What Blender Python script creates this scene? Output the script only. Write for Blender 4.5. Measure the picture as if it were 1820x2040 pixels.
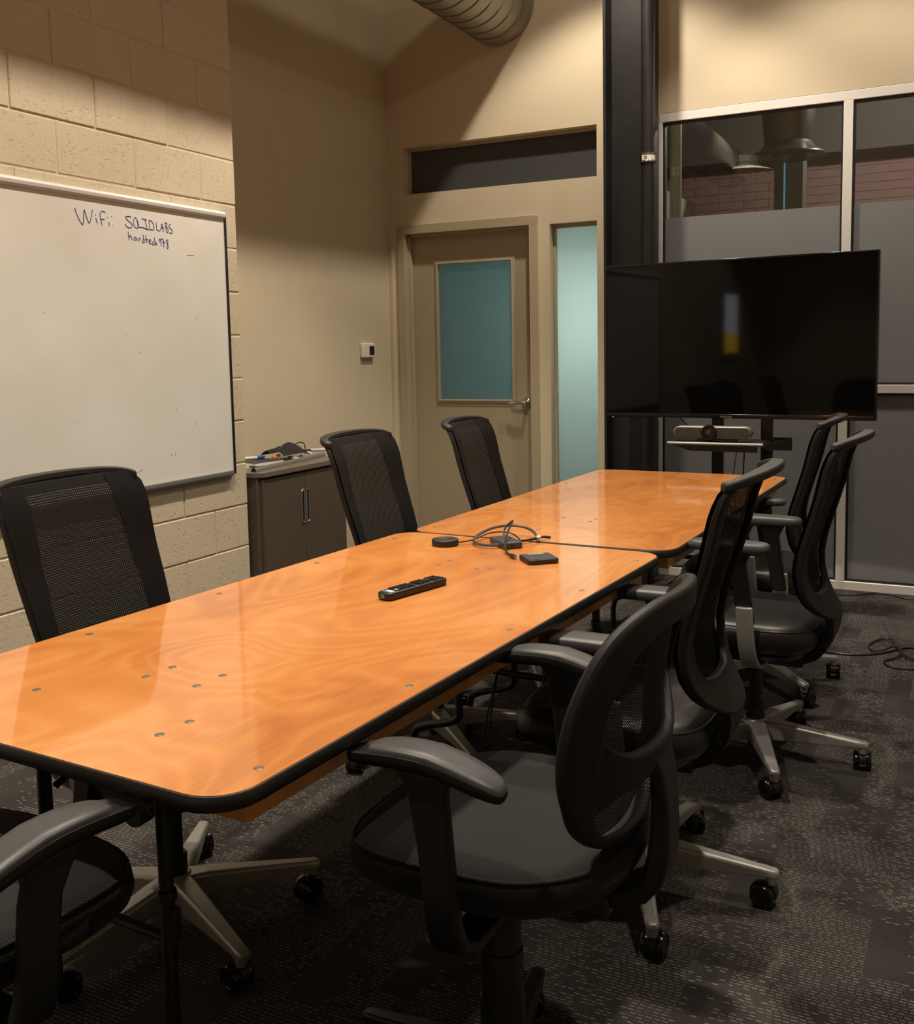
import bpy, math, random
from mathutils import Vector, Matrix, Euler
for _o in list(bpy.data.objects): bpy.data.objects.remove(_o)
SC = bpy.context.scene
C = SC.collection
PI = math.pi
RND = random.Random(11)

# ------------------------------------------------------------------ camera
CAM_H = 1.3787
cr = Vector((0.8918472, 0.4519172, -0.0194797)); cu = Vector((-0.0282880, 0.0987022, 0.9947149)); cf = Vector((-0.4514514, 0.8865826, -0.1008111))
cd = bpy.data.cameras.new('camera'); cam = bpy.data.objects.new('camera', cd); C.objects.link(cam)
m = Matrix(((cr.x, cu.x, -cf.x, 0), (cr.y, cu.y, -cf.y, 0), (cr.z, cu.z, -cf.z, CAM_H), (0, 0, 0, 1)))
cam.matrix_world = m
cd.sensor_fit = 'HORIZONTAL'; cd.sensor_width = 36.0; cd.lens = 2017.44 * 36 / 1820
cd.shift_x = (910 - 903.27) / 1820; cd.shift_y = (899.78 - 1020) / 1820
cd.clip_start = 0.03
SC.camera = cam

# ------------------------------------------------------------------ world, exposure, room lights
w = bpy.data.worlds.new('World'); SC.world = w; w.use_nodes = True
w.node_tree.nodes['Background'].inputs[0].default_value = (0.9, 0.8, 0.7, 1)
w.node_tree.nodes['Background'].inputs[1].default_value = 0.03
SC.view_settings.view_transform = 'Standard'
try: SC.view_settings.look = 'None'
except Exception: pass
SC.view_settings.gamma = 1.0
SC.view_settings.use_curve_mapping = False
SC.view_settings.exposure = 1.05
WARM = (1.0, 0.86, 0.70)
LAMP_Z = 4.26
# ceiling lamps: (x, y, spot watts, spill watts)
LAMPS = [(-1.84, 5.0, 150, 5), (-0.55, 4.9, 105, 3), (-1.84, 2.9, 215, 6), (-1.84, 0.6, 200, 4), (0.35, 1.9, 85, 14)]  # last lamp's spill is added fill for the shadowed walls
SPOT_DEG = 100.0; SPOT_BLEND = 0.35

# ------------------------------------------------------------------ helpers
def tag(o, label=None, cat=None, group=None, kind=None):
    if label: o['label'] = label
    if cat: o['category'] = cat
    if group: o['group'] = group
    if kind: o['kind'] = kind
    return o
def empty(name, loc=(0, 0, 0), rz=0, label=None, cat=None, group=None, kind=None):
    o = bpy.data.objects.new(name, None); C.objects.link(o); o.location = loc; o.rotation_euler = (0, 0, rz)
    o.empty_display_size = 0.05
    return tag(o, label, cat, group, kind)
def kids(o): return [c for c in bpy.data.objects if c.parent == o]

class MB:
    def __init__(s): s.v = []; s.f = []
    def add(s, vs, fs):
        b = len(s.v); s.v += [tuple(p) for p in vs]; s.f += [tuple(i + b for i in f) for f in fs]; return s
    def box(s, x0, x1, y0, y1, z0, z1):
        return s.add([(x0,y0,z0),(x1,y0,z0),(x1,y1,z0),(x0,y1,z0),(x0,y0,z1),(x1,y0,z1),(x1,y1,z1),(x0,y1,z1)],
                     [(0,3,2,1),(4,5,6,7),(0,1,5,4),(1,2,6,5),(2,3,7,6),(3,0,4,7)])
    def tube(s, path, r, n=8, closed=False, cap=True):
        P = [Vector(p) for p in path]; N = len(P); R = r if isinstance(r, (list, tuple)) else [r] * N
        b = len(s.v); prev = None
        for i in range(N):
            if closed: t = (P[(i+1) % N] - P[i-1])
            else: t = P[min(i+1, N-1)] - P[max(i-1, 0)]
            t.normalize()
            if prev is None:
                a = Vector((0, 0, 1)) if abs(t.z) < 0.9 else Vector((1, 0, 0))
                u = a.cross(t).normalized()
            else:
                u = (prev - t * prev.dot(t)).normalized()
            prev = u; w_ = t.cross(u)
            for k in range(n):
                a = 2 * PI * k / n
                s.v.append(tuple(P[i] + (u * math.cos(a) + w_ * math.sin(a)) * R[i]))
        M = N if closed else N - 1
        for i in range(M):
            j = (i + 1) % N
            for k in range(n):
                l = (k + 1) % n
                s.f.append((b+i*n+k, b+i*n+l, b+j*n+l, b+j*n+k))
        if cap and not closed:
            s.f.append(tuple(b + k for k in reversed(range(n)))); s.f.append(tuple(b + (N-1)*n + k for k in range(n)))
        return s
    def lathe(s, prof, n=24, c=(0, 0, 0), axis='z', a0=0, a1=2*PI):
        b = len(s.v); full = abs(a1 - a0 - 2*PI) < 1e-6; m_ = n if full else n + 1
        for (r, z) in prof:
            for k in range(m_):
                a = a0 + (a1 - a0) * k / n
                p = (r * math.cos(a), r * math.sin(a), z)
                if axis == 'y': p = (p[0], p[2], p[1])
                if axis == 'x': p = (p[2], p[0], p[1])
                s.v.append((p[0]+c[0], p[1]+c[1], p[2]+c[2]))
        for i in range(len(prof) - 1):
            for k in range(n):
                l = (k + 1) % m_ if full else k + 1
                s.f.append((b+i*m_+k, b+i*m_+l, b+(i+1)*m_+l, b+(i+1)*m_+k))
        if full:
            if prof[0][0] > 1e-6: s.f.append(tuple(b + k for k in reversed(range(m_))))
            if prof[-1][0] > 1e-6: s.f.append(tuple(b + (len(prof)-1)*m_ + k for k in range(m_)))
        return s
    def prism(s, poly, z0, z1, fn=None):
        n = len(poly); b = len(s.v)
        for z in (z0, z1):
            for (x, y) in poly: s.v.append(fn(x, y, z) if fn else (x, y, z))
        s.f.append(tuple(b + i for i in reversed(range(n)))); s.f.append(tuple(b + n + i for i in range(n)))
        for i in range(n):
            j = (i + 1) % n; s.f.append((b+i, b+j, b+n+j, b+n+i))
        return s
    def strip(s, Lp, Rp, nrm, t, closed=False):
        # solid band between two polylines, thickened along nrm (vector or list)
        n = len(Lp); b = len(s.v)
        for i in range(n):
            nv = Vector(nrm[i]) if isinstance(nrm, list) else Vector(nrm)
            tt = t[i] if isinstance(t, (list, tuple)) else t
            l, r = Vector(Lp[i]), Vector(Rp[i])
            s.v += [tuple(l), tuple(r), tuple(r + nv * tt), tuple(l + nv * tt)]
        M = n if closed else n - 1
        for i in range(M):
            j = (i + 1) % n
            for k in range(4):
                l = (k + 1) % 4
                s.f.append((b+4*i+k, b+4*j+k, b+4*j+l, b+4*i+l))
        if not closed:
            s.f.append((b, b+1, b+2, b+3)); s.f.append((b+4*(n-1)+3, b+4*(n-1)+2, b+4*(n-1)+1, b+4*(n-1)))
        return s
    def grid(s, fn, nu, nv):
        b = len(s.v)
        for j in range(nv + 1):
            for i in range(nu + 1): s.v.append(tuple(fn(i / nu, j / nv)))
        for j in range(nv):
            for i in range(nu):
                a = b + j*(nu+1) + i; s.f.append((a, a+1, a+nu+2, a+nu+1))
        return s
    def pad(s, a, b_, layers, e=3.0, n=40, c=(0, 0, 0), bend=None):
        # stacked superellipse outlines; layers (z, scale)
        base = len(s.v)
        for (z, sc) in layers:
            for k in range(n):
                t = 2*PI*k/n; ct, st = math.cos(t), math.sin(t)
                x = a*sc*math.copysign(abs(ct)**(2/e), ct); y = b_*sc*math.copysign(abs(st)**(2/e), st)
                zz = z + (bend(x, y) if bend else 0)
                s.v.append((c[0]+x, c[1]+y, c[2]+zz))
        for i in range(len(layers)-1):
            for k in range(n):
                l = (k+1) % n; s.f.append((base+i*n+k, base+i*n+l, base+(i+1)*n+l, base+(i+1)*n+k))
        for (i, rev) in ((0, True), (len(layers)-1, False)):
            z, sc = layers[i]
            s.v.append((c[0], c[1], c[2]+z+(bend(0, 0) if bend else 0))); q = len(s.v)-1
            for k in range(n):
                l = (k+1) % n
                s.f.append((base+i*n+l, base+i*n+k, q) if rev else (base+i*n+k, base+i*n+l, q))
        return s

def ob(name, mb, mat, parent=None, bevel=0, seg=2, smooth=False, loc=None, rz=None, sub=0, kind=None, label=None, ang=35):
    me = bpy.data.meshes.new(name); me.from_pydata(mb.v, [], mb.f); me.validate(); me.update()
    import bmesh
    bm = bmesh.new(); bm.from_mesh(me); bmesh.ops.recalc_face_normals(bm, faces=bm.faces); bm.to_mesh(me); bm.free()
    if mat: me.materials.append(mat)
    o = bpy.data.objects.new(name, me); C.objects.link(o)
    if parent: o.parent = parent
    if loc: o.location = loc
    if rz is not None: o.rotation_euler = (0, 0, rz)
    if sub:
        md = o.modifiers.new('subdivision', 'SUBSURF'); md.levels = sub; md.render_levels = sub
    if bevel:
        md = o.modifiers.new('bevel', 'BEVEL'); md.width = bevel; md.segments = seg; md.limit_method = 'ANGLE'; md.angle_limit = math.radians(40)
    if smooth or bevel or sub:
        me.polygons.foreach_set('use_smooth', [True] * len(me.polygons))
        if not sub:
            try:
                me.set_sharp_from_angle(angle=math.radians(ang))
            except Exception: pass
    if kind: o['kind'] = kind
    if label: o['label'] = label
    return o
def smoothpath(P, it=2, closed=False):
    P = [Vector(p) for p in P]
    for _ in range(it):
        Q = []; n = len(P)
        rng = range(n) if closed else range(n - 1)
        if not closed: Q.append(P[0])
        for i in rng:
            a, b = P[i], P[(i+1) % n]
            Q += [a*0.75 + b*0.25, a*0.25 + b*0.75]
        if not closed: Q.append(P[-1])
        P = Q
    return P
def lerp_tab(tab, t):
    if t <= tab[0][0]: return tab[0][1]
    for (a, x), (b, y) in zip(tab, tab[1:]):
        if t <= b: return x + (y-x)*(t-a)/(b-a)
    return tab[-1][1]

# ------------------------------------------------------------------ materials
class NT:
    def __init__(s, name):
        s.m = bpy.data.materials.new(name); s.m.use_nodes = True; s.t = s.m.node_tree; s.n = s.t.nodes
        s.p = s.n['Principled BSDF']; s.out = s.n['Material Output']
    def node(s, typ, **kw):
        n = s.n.new(typ)
        for k, v in kw.items(): setattr(n, k, v)
        return n
    def link(s, a, b): s.t.links.new(a, b)
    def coord(s, scale=(1, 1, 1), kind='Object'):
        tc = s.node('ShaderNodeTexCoord'); mp = s.node('ShaderNodeMapping'); mp.inputs['Scale'].default_value = scale
        s.link(tc.outputs[kind], mp.inputs[0]); return mp.outputs[0]
    def noise(s, vec, scale, detail=3, rough=0.5, dist=0):
        n = s.node('ShaderNodeTexNoise'); n.inputs['Scale'].default_value = scale; n.inputs['Detail'].default_value = detail
        n.inputs['Roughness'].default_value = rough; n.inputs['Distortion'].default_value = dist
        s.link(vec, n.inputs['Vector']); return n
    def math(s, op, a, b=None, c=None):
        n = s.node('ShaderNodeMath', operation=op)
        for i, x in enumerate((a, b, c)):
            if x is None: continue
            if isinstance(x, (int, float)): n.inputs[i].default_value = x
            else: s.link(x, n.inputs[i])
        return n.outputs[0]
    def ramp(s, fac, stops):
        n = s.node('ShaderNodeValToRGB'); e = n.color_ramp.elements
        while len(e) < len(stops): e.new(0.5)
        for i, (p, c) in enumerate(stops): e[i].position = p; e[i].color = (c[0], c[1], c[2], 1)
        s.link(fac, n.inputs[0]); return n.outputs[0]
    def bump(s, h, strength=0.3, dist=0.002):
        n = s.node('ShaderNodeBump'); n.inputs['Strength'].default_value = strength; n.inputs['Distance'].default_value = dist
        s.link(h, n.inputs['Height']); s.link(n.outputs[0], s.p.inputs['Normal']); return n
def pm(name, col, rough=0.5, metal=0.0, spec=0.5, coat=0, bump=None, var=0.0, vscale=8):
    t = NT(name); p = t.p
    p.inputs['Base Color'].default_value = (*col, 1); p.inputs['Roughness'].default_value = rough; p.inputs['Metallic'].default_value = metal
    p.inputs['Specular IOR Level'].default_value = spec; p.inputs['Coat Weight'].default_value = coat
    if var:
        v = t.coord(); n = t.noise(v, vscale, 4)
        lo = tuple(c*(1-var) for c in col); hi = tuple(min(1, c*(1+var)) for c in col)
        t.link(t.ramp(n.outputs['Fac'], [(0.3, lo), (0.7, hi)]), p.inputs['Base Color'])
    if bump:
        v = t.coord(); n = t.noise(v, bump[0], 3); t.bump(n.outputs['Fac'], bump[1], bump[2])
    return t.m

M = {}
M['paint'] = pm('beige wall paint', (0.59, 0.515, 0.375), 0.55, spec=0.3, bump=(120, 0.12, 0.001), var=0.03, vscale=2)
M['block'] = (lambda: None)()
def block_mat():
    t = NT('painted concrete block'); v = t.coord(kind='Object'); geo = t.node('ShaderNodeNewGeometry')
    n1 = t.noise(geo.outputs['Position'], 55, 5, 0.6); n2 = t.noise(geo.outputs['Position'], 190, 3, 0.6)
    pits = t.ramp(n1.outputs['Fac'], [(0.33, (0, 0, 0)), (0.43, (1, 1, 1))])
    h = t.math('ADD', t.math('MULTIPLY', pits, 1.0), t.math('MULTIPLY', n2.outputs['Fac'], 0.5))
    t.bump(h, 0.55, 0.0030)
    n3 = t.noise(geo.outputs['Position'], 3, 3)
    t.link(t.ramp(n3.outputs['Fac'], [(0.3, (0.60, 0.515, 0.375)), (0.7, (0.63, 0.545, 0.405))]), t.p.inputs['Base Color'])
    t.p.inputs['Roughness'].default_value = 0.5; t.p.inputs['Specular IOR Level'].default_value = 0.35
    return t.m
M['block'] = block_mat()
M['mortar'] = pm('painted mortar', (0.62, 0.52, 0.38), 0.6, bump=(90, 0.4, 0.002))
M['trim'] = pm('taupe semigloss trim paint', (0.40, 0.34, 0.235), 0.32, spec=0.5, bump=(60, 0.05, 0.001))
M['doorpaint'] = pm('taupe door paint', (0.36, 0.305, 0.205), 0.38, spec=0.5, bump=(80, 0.06, 0.001))
M['ceiling'] = pm('dark ceiling paint', (0.16, 0.14, 0.12), 0.8, bump=(30, 0.2, 0.004))
M['alu'] = pm('satin aluminium', (0.80, 0.78, 0.75), 0.45, metal=0.25, bump=(200, 0.03, 0.001))
M['silver'] = pm('brushed silver metal', (0.30, 0.295, 0.285), 0.42, metal=0.7, bump=(250, 0.04, 0.001))
M['chrome'] = pm('satin chrome', (0.75, 0.73, 0.70), 0.18, metal=1.0)
M['castalu'] = pm('cast silver base', (0.40, 0.40, 0.385), 0.42, metal=0.6, bump=(300, 0.05, 0.001))
M['black'] = pm('black plastic', (0.012, 0.012, 0.012), 0.42, bump=(400, 0.08, 0.0005))
M['blackframe'] = pm('dark grey textured plastic', (0.0100, 0.0100, 0.0098), 0.55, bump=(600, 0.15, 0.0006), var=0.06)
M['armpad'] = pm('grey soft arm pad', (0.060, 0.060, 0.064), 0.42, bump=(700, 0.25, 0.0006), var=0.05)
M['armblack'] = pm('black arm plastic', (0.007, 0.007, 0.007), 0.45, bump=(700, 0.2, 0.0006))
M['gloss'] = pm('glossy black plastic', (0.006, 0.006, 0.006), 0.16)
M['steelblk'] = pm('black painted steel', (0.012, 0.011, 0.010), 0.38, bump=(60, 0.1, 0.001))
M['rubber'] = pm('black rubber', (0.013, 0.011, 0.010), 0.45)
M['leather'] = pm('black leather', (0.009, 0.0082, 0.008), 0.36, bump=(220, 0.25, 0.0012), var=0.1)
M['cable'] = pm('black cable', (0.012, 0.012, 0.012), 0.4)
M['greycable'] = pm('grey cable', (0.06, 0.056, 0.056), 0.35)
M['white'] = pm('white plastic', (0.74, 0.70, 0.62), 0.4)
M['paper'] = pm('white paper', (0.80, 0.78, 0.74), 0.7, var=0.03)
M['ink'] = pm('blue marker ink', (0.03, 0.03, 0.24), 0.5)
M['smudge'] = pm('dark marker smudge', (0.30, 0.29, 0.27), 0.6)
M['column'] = pm('black painted steel column', (0.013, 0.012, 0.012), 0.42, bump=(14, 0.25, 0.004), var=0.25, vscale=5)
def fabric(name, col, sc, strength):
    t = NT(name); v = t.coord()
    sep = t.node('ShaderNodeSeparateXYZ'); t.link(v, sep.inputs[0])
    a = t.math('SINE', t.math('MULTIPLY', t.math('ADD', sep.outputs[0], sep.outputs[1]), sc))
    b = t.math('SINE', t.math('MULTIPLY', t.math('ADD', t.math('SUBTRACT', sep.outputs[0], sep.outputs[1]), sep.outputs[2]), sc))
    h = t.math('MULTIPLY', a, b)
    t.bump(h, strength, 0.0012)
    t.link(t.ramp(h, [(0.0, tuple(c*0.6 for c in col)), (0.7, tuple(c*1.35 for c in col))]), t.p.inputs['Base Color'])
    t.p.inputs['Roughness'].default_value = 0.8; t.p.inputs['Sheen Weight'].default_value = 0.05
    return t.m
M['seatfab'] = fabric('black woven mesh seat fabric', (0.0045, 0.0045, 0.0046), 1500, 0.5)
def netting(name, col, ky, kz, thr, diag=False):
    t = NT(name); tc = t.node('ShaderNodeTexCoord'); sep = t.node('ShaderNodeSeparateXYZ'); t.link(tc.outputs['Object'], sep.inputs[0])
    y, z = sep.outputs[1], sep.outputs[2]
    if diag:
        y, z = t.math('ADD', y, z), t.math('SUBTRACT', z, y)
    a = t.math('SINE', t.math('MULTIPLY', y, ky)); b = t.math('SINE', t.math('MULTIPLY', z, kz))
    hole = t.math('MULTIPLY', t.math('GREATER_THAN', a, thr), t.math('GREATER_THAN', b, thr))
    tr = t.node('ShaderNodeBsdfTransparent'); mx = t.node('ShaderNodeMixShader')
    t.link(hole, mx.inputs[0]); t.link(t.p.outputs[0], mx.inputs[1]); t.link(tr.outputs[0], mx.inputs[2]); t.link(mx.outputs[0], t.out.inputs[0])
    t.p.inputs['Base Color'].default_value = (*col, 1); t.p.inputs['Roughness'].default_value = 0.85; t.p.inputs['Specular IOR Level'].default_value = 0.15
    return t.m
M['net'] = netting('black elastic mesh', (0.010, 0.0095, 0.009), 2*PI/0.0058, 2*PI/0.0056, 0.76)
M['netband'] = netting('dense black mesh border', (0.006, 0.006, 0.006), 2*PI/0.0058, 2*PI/0.0056, 0.97)
M['netb'] = netting('black diagonal mesh', (0.012, 0.012, 0.011), 2*PI/0.007, 2*PI/0.004, 0.25, True)

def wood_mat():
    t = NT('varnished orange plywood'); v = t.coord((1, 0.55, 1))
    warp = t.noise(v, 1.5, 1.5, 0.45, 1.2)
    bands = t.math('MULTIPLY', warp.outputs['Fac'], 26)
    fine = t.noise(v, 9, 4, 0.6, 0.8)
    r = t.math('SINE', t.math('ADD', t.math('MULTIPLY', bands, 4.2), t.math('MULTIPLY', fine.outputs['Fac'], 2.4)))
    r = t.math('MULTIPLY_ADD', r, 0.5, 0.5)
    big = t.noise(v, 2.2, 4, 0.55, 0.5)
    vs = t.coord((40, 2.2, 1)); streak = t.noise(vs, 3, 4, 0.6)
    mixf = t.math('ADD', t.math('ADD', t.math('MULTIPLY', t.math('POWER', r, 2.0), 0.085), t.math('MULTIPLY', big.outputs['Fac'], 0.78)), t.math('MULTIPLY', streak.outputs['Fac'], 0.22))
    col = t.ramp(mixf, [(0.34, (0.50, 0.152, 0.023)), (0.49, (0.66, 0.235, 0.043)), (0.63, (0.75, 0.305, 0.072)), (0.82, (0.82, 0.40, 0.14))])
    t.link(col, t.p.inputs['Base Color'])
    t.p.inputs['Roughness'].default_value = 0.45; t.p.inputs['Coat Weight'].default_value = 1.0; t.p.inputs['Coat Roughness'].default_value = 0.07
    t.p.inputs['Coat IOR'].default_value = 1.5
    return t.m
M['ply'] = wood_mat()
M['apron'] = pm('varnished pine apron', (0.68, 0.31, 0.075), 0.35, coat=0.4, var=0.2, vscale=14)
def cab_mat():
    t = NT('grey brown laminate'); v = t.coord((1, 30, 2)); n = t.noise(v, 4, 4)
    t.link(t.ramp(n.outputs['Fac'], [(0.3, (0.080, 0.060, 0.044)), (0.7, (0.105, 0.080, 0.060))]), t.p.inputs['Base Color'])
    t.p.inputs['Roughness'].default_value = 0.45
    return t.m
M['cab'] = cab_mat()
M['cabtop'] = pm('grey laminate top', (0.155, 0.128, 0.10), 0.35, var=0.05)
def wb_mat():
    t = NT('whiteboard enamel'); geo = t.node('ShaderNodeNewGeometry'); n = t.noise(geo.outputs['Position'], 3.5, 3, 0.5)
    t.link(t.ramp(n.outputs['Fac'], [(0.35, (0.75, 0.735, 0.67)), (0.65, (0.79, 0.775, 0.73))]), t.p.inputs['Base Color'])
    t.p.inputs['Roughness'].default_value = 0.28
    return t.m
M['wb'] = wb_mat()
def carpet_mat():
    t = NT('charcoal woven carpet'); geo = t.node('ShaderNodeNewGeometry')
    sep = t.node('ShaderNodeSeparateXYZ'); t.link(geo.outputs['Position'], sep.inputs[0]); X, Y = sep.outputs[0], sep.outputs[1]
    wob = t.noise(geo.outputs['Position'], 30, 2)
    row = t.math('MULTIPLY', t.math('ADD', Y, t.math('MULTIPLY', wob.outputs['Fac'], 0.004)), 1/0.0105)
    rowi = t.math('FLOOR', row); rf = t.math('FRACT', row)
    wn = t.node('ShaderNodeTexWhiteNoise', noise_dimensions='1D'); t.link(rowi, wn.inputs['W'])
    colu = t.math('ADD', t.math('MULTIPLY', X, 1/0.017), t.math('MULTIPLY', wn.outputs['Value'], 1.0)); ci = t.math('FLOOR', colu); cfr = t.math('FRACT', colu)
    band = t.math('MULTIPLY', t.math('GREATER_THAN', rf, 0.68), t.math('GREATER_THAN', cfr, 0.25))
    cmb = t.node('ShaderNodeCombineXYZ'); t.link(ci, cmb.inputs[0]); t.link(rowi, cmb.inputs[1])
    wn2 = t.node('ShaderNodeTexWhiteNoise', noise_dimensions='2D'); t.link(cmb.outputs[0], wn2.inputs['Vector'])
    # rectangular patches where the light yarn surfaces
    px = t.math('FLOOR', t.math('MULTIPLY', X, 1/0.085)); offs = t.node('ShaderNodeTexWhiteNoise', noise_dimensions='1D'); t.link(px, offs.inputs['W'])
    py = t.math('FLOOR', t.math('ADD', t.math('MULTIPLY', Y, 1/0.21), t.math('MULTIPLY', offs.outputs['Value'], 3.0)))
    cm2 = t.node('ShaderNodeCombineXYZ'); t.link(px, cm2.inputs[0]); t.link(py, cm2.inputs[1])
    wn3 = t.node('ShaderNodeTexWhiteNoise', noise_dimensions='2D'); t.link(cm2.outputs[0], wn3.inputs['Vector'])
    soft = t.noise(geo.outputs['Position'], 7, 3)
    patch = t.math('MULTIPLY', t.math('POWER', wn3.outputs['Value'], 1.3), t.math('MULTIPLY', soft.outputs['Fac'], 1.9))
    keep = t.math('GREATER_THAN', t.math('ADD', patch, t.math('MULTIPLY', wn2.outputs['Value'], 0.55)), 0.62)
    mask = t.math('MULTIPLY', t.math('MULTIPLY', band, keep), t.math('MULTIPLY_ADD', wn2.outputs['Value'], 0.75, 0.25))
    base = t.noise(geo.outputs['Position'], 260, 3, 0.7); b2 = t.noise(geo.outputs['Position'], 4, 2)
    cb = t.ramp(t.math('ADD', t.math('MULTIPLY', base.outputs['Fac'], 0.7), t.math('MULTIPLY', b2.outputs['Fac'], 0.3)), [(0.35, (0.020, 0.0185, 0.0175)), (0.65, (0.066, 0.061, 0.058))])
    mx = t.node('ShaderNodeMix', data_type='RGBA'); t.link(mask, mx.inputs[0]); t.link(cb, mx.inputs[6]); mx.inputs[7].default_value = (0.20, 0.185, 0.168, 1)
    t.link(mx.outputs[2], t.p.inputs['Base Color']); t.p.inputs['Roughness'].default_value = 0.95; t.p.inputs['Specular IOR Level'].default_value = 0.1
    t.bump(t.math('ADD', base.outputs['Fac'], t.math('MULTIPLY', mask, 0.6)), 0.6, 0.003)
    return t.m
M['carpet'] = carpet_mat()
def duct_mat():
    t = NT('galvanised duct steel'); v = t.coord((1, 1, 1)); n = t.noise(v, 18, 4); n2 = t.noise(v, 3, 2)
    t.link(t.ramp(n2.outputs['Fac'], [(0.3, (0.30, 0.28, 0.235)), (0.7, (0.38, 0.355, 0.30))]), t.p.inputs['Base Color'])
    t.p.inputs['Metallic'].default_value = 0.75; t.link(t.ramp(n.outputs['Fac'], [(0.3, (0.33,)*3), (0.7, (0.46,)*3)]), t.p.inputs['Roughness'])
    return t.m
M['duct'] = duct_mat()
M['seam'] = pm('dark duct seam', (0.16, 0.14, 0.11), 0.5, metal=0.6)
def clear_glass(name, tint, refl=1.0):
    t = NT(name); tr = t.node('ShaderNodeBsdfTransparent'); tr.inputs[0].default_value = (*tint, 1)
    gl = t.node('ShaderNodeBsdfGlossy'); gl.inputs['Roughness'].default_value = 0.0; gl.inputs[0].default_value = (refl,)*3 + (1,)
    fr = t.node('ShaderNodeFresnel'); fr.inputs[0].default_value = 1.52; mx = t.node('ShaderNodeMixShader')
    t.link(t.math('MINIMUM', t.math('MULTIPLY', fr.outputs[0], 3.2), 1.0), mx.inputs[0]); t.link(tr.outputs[0], mx.inputs[1]); t.link(gl.outputs[0], mx.inputs[2]); t.link(mx.outputs[0], t.out.inputs[0])
    return t.m
M['glass'] = clear_glass('clear glass', (0.80, 0.82, 0.80))
def frosted(name, dcol, tcol, mixt, rough=0.2):
    t = NT(name); d = t.node('ShaderNodeBsdfDiffuse'); d.inputs[0].default_value = (*dcol, 1)
    tl = t.node('ShaderNodeBsdfTranslucent'); tl.inputs[0].default_value = (*tcol, 1)
    m1 = t.node('ShaderNodeMixShader'); m1.inputs[0].default_value = mixt; t.link(d.outputs[0], m1.inputs[1]); t.link(tl.outputs[0], m1.inputs[2])
    gl = t.node('ShaderNodeBsdfGlossy'); gl.inputs['Roughness'].default_value = rough
    fr = t.node('ShaderNodeFresnel'); fr.inputs[0].default_value = 1.45; mx = t.node('ShaderNodeMixShader')
    t.link(fr.outputs[0], mx.inputs[0]); t.link(m1.outputs[0], mx.inputs[1]); t.link(gl.outputs[0], mx.inputs[2]); t.link(mx.outputs[0], t.out.inputs[0])
    return t.m
M['frost'] = frosted('frosted film glass', (0.31, 0.315, 0.32), (0.5, 0.56, 0.6), 0.35, 0.22)
M['frostdoor'] = frosted('frosted door glass', (0.10, 0.135, 0.14), (0.42, 0.55, 0.56), 0.72, 0.3)
M['frostlite'] = frosted('frosted sidelight glass', (0.20, 0.24, 0.23), (0.80, 0.88, 0.86), 0.75, 0.3)
M['screen'] = pm('television screen', (0.002, 0.002, 0.002), 0.045, spec=0.22)
def emis(name, col, st):
    t = NT(name); e = t.node('ShaderNodeEmission'); e.inputs[0].default_value = (*col, 1); e.inputs[1].default_value = st
    t.link(e.outputs[0], t.out.inputs[0]); return t.m

# ================================================================== STRUCTURE
ZC = 4.75; XL = -3.458; XB = -3.115; YE = 5.914; XR = 2.2; YB = -1.9; YBE = 3.90
tagS = lambda o: tag(o, kind='structure')
tagS(ob('floor', MB().box(-5.2, 3.2, YB-0.1, YE+0.13, -0.05, 0.0), M['carpet']))
tagS(ob('ceiling', MB().box(-3.7, 2.4, YB-0.1, YE+0.13, ZC, ZC+0.06), M['ceiling']))
# left side: projecting painted block wall, recessed plaster wall beyond it
wl = tagS(ob('wall_left', MB().box(XB-0.43, XB-0.0045, YB, YBE-0.006, 0, ZC), M['mortar']))
blk_cache = {}
def block(y0, y1, z0, z1):
    g = 0.0035; L = round(y1-y0-2*g, 4); H = round(z1-z0-2*g, 4)
    if (L, H) not in blk_cache:
        mb = MB(); d = 0.0; b = 0.0035
        # front face chamfered all round
        f = [(-0.02, 0, 0), (-0.02, L, 0), (-0.02, L, H), (-0.02, 0, H)]
        k = [(-b, 0, 0), (-b, L, 0), (-b, L, H), (-b, 0, H)]
        q = [(d, b, b), (d, L-b, b), (d, L-b, H-b), (d, b, H-b)]
        mb.add(f+k+q, [(0,1,5,4),(1,2,6,5),(2,3,7,6),(3,0,4,7),(4,5,9,8),(5,6,10,9),(6,7,11,10),(7,4,8,11),(8,9,10,11),(3,2,1,0)])
        blk_cache[(L, H)] = ob('block', mb, M['block'], wl, loc=(XB, y0+g, z0+g))
        blk_cache[(L, H)].location.x = XB + RND.uniform(-0.002, 0.0015)
        return
    o = blk_cache[(L, H)].copy(); C.objects.link(o); o.parent = wl
    o.location = (XB + RND.uniform(-0.002, 0.0015), y0+g, z0+g)
ZJ = 1.056
for k in range(-6, 19):
    z0 = ZJ + (k-1)*0.2032; z1 = z0 + 0.2032
    z0 = max(z0, 0.0); z1 = min(z1, ZC)
    if z1 - z0 < 0.03: continue
    y1 = YBE; first = 0.244 if k % 2 == 0 else 0.447
    L = first
    while y1 > 0.3:
        y0 = y1 - L; block(y0, y1, z0, z1); y1 = y0; L = 0.4064
tagS(ob('wall_alcove', MB().box(XL-0.12, XL, YBE-0.05, YE+0.12, 0, ZC), M['paint']))
tagS(ob('wall_back', MB().box(-3.7, XR+0.1, YB-0.12, YB, 0, ZC), M['paint']))
tagS(ob('wall_right', MB().box(XR, XR+0.12, YB, YE+0.12, 0, ZC), M['paint']))
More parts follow.
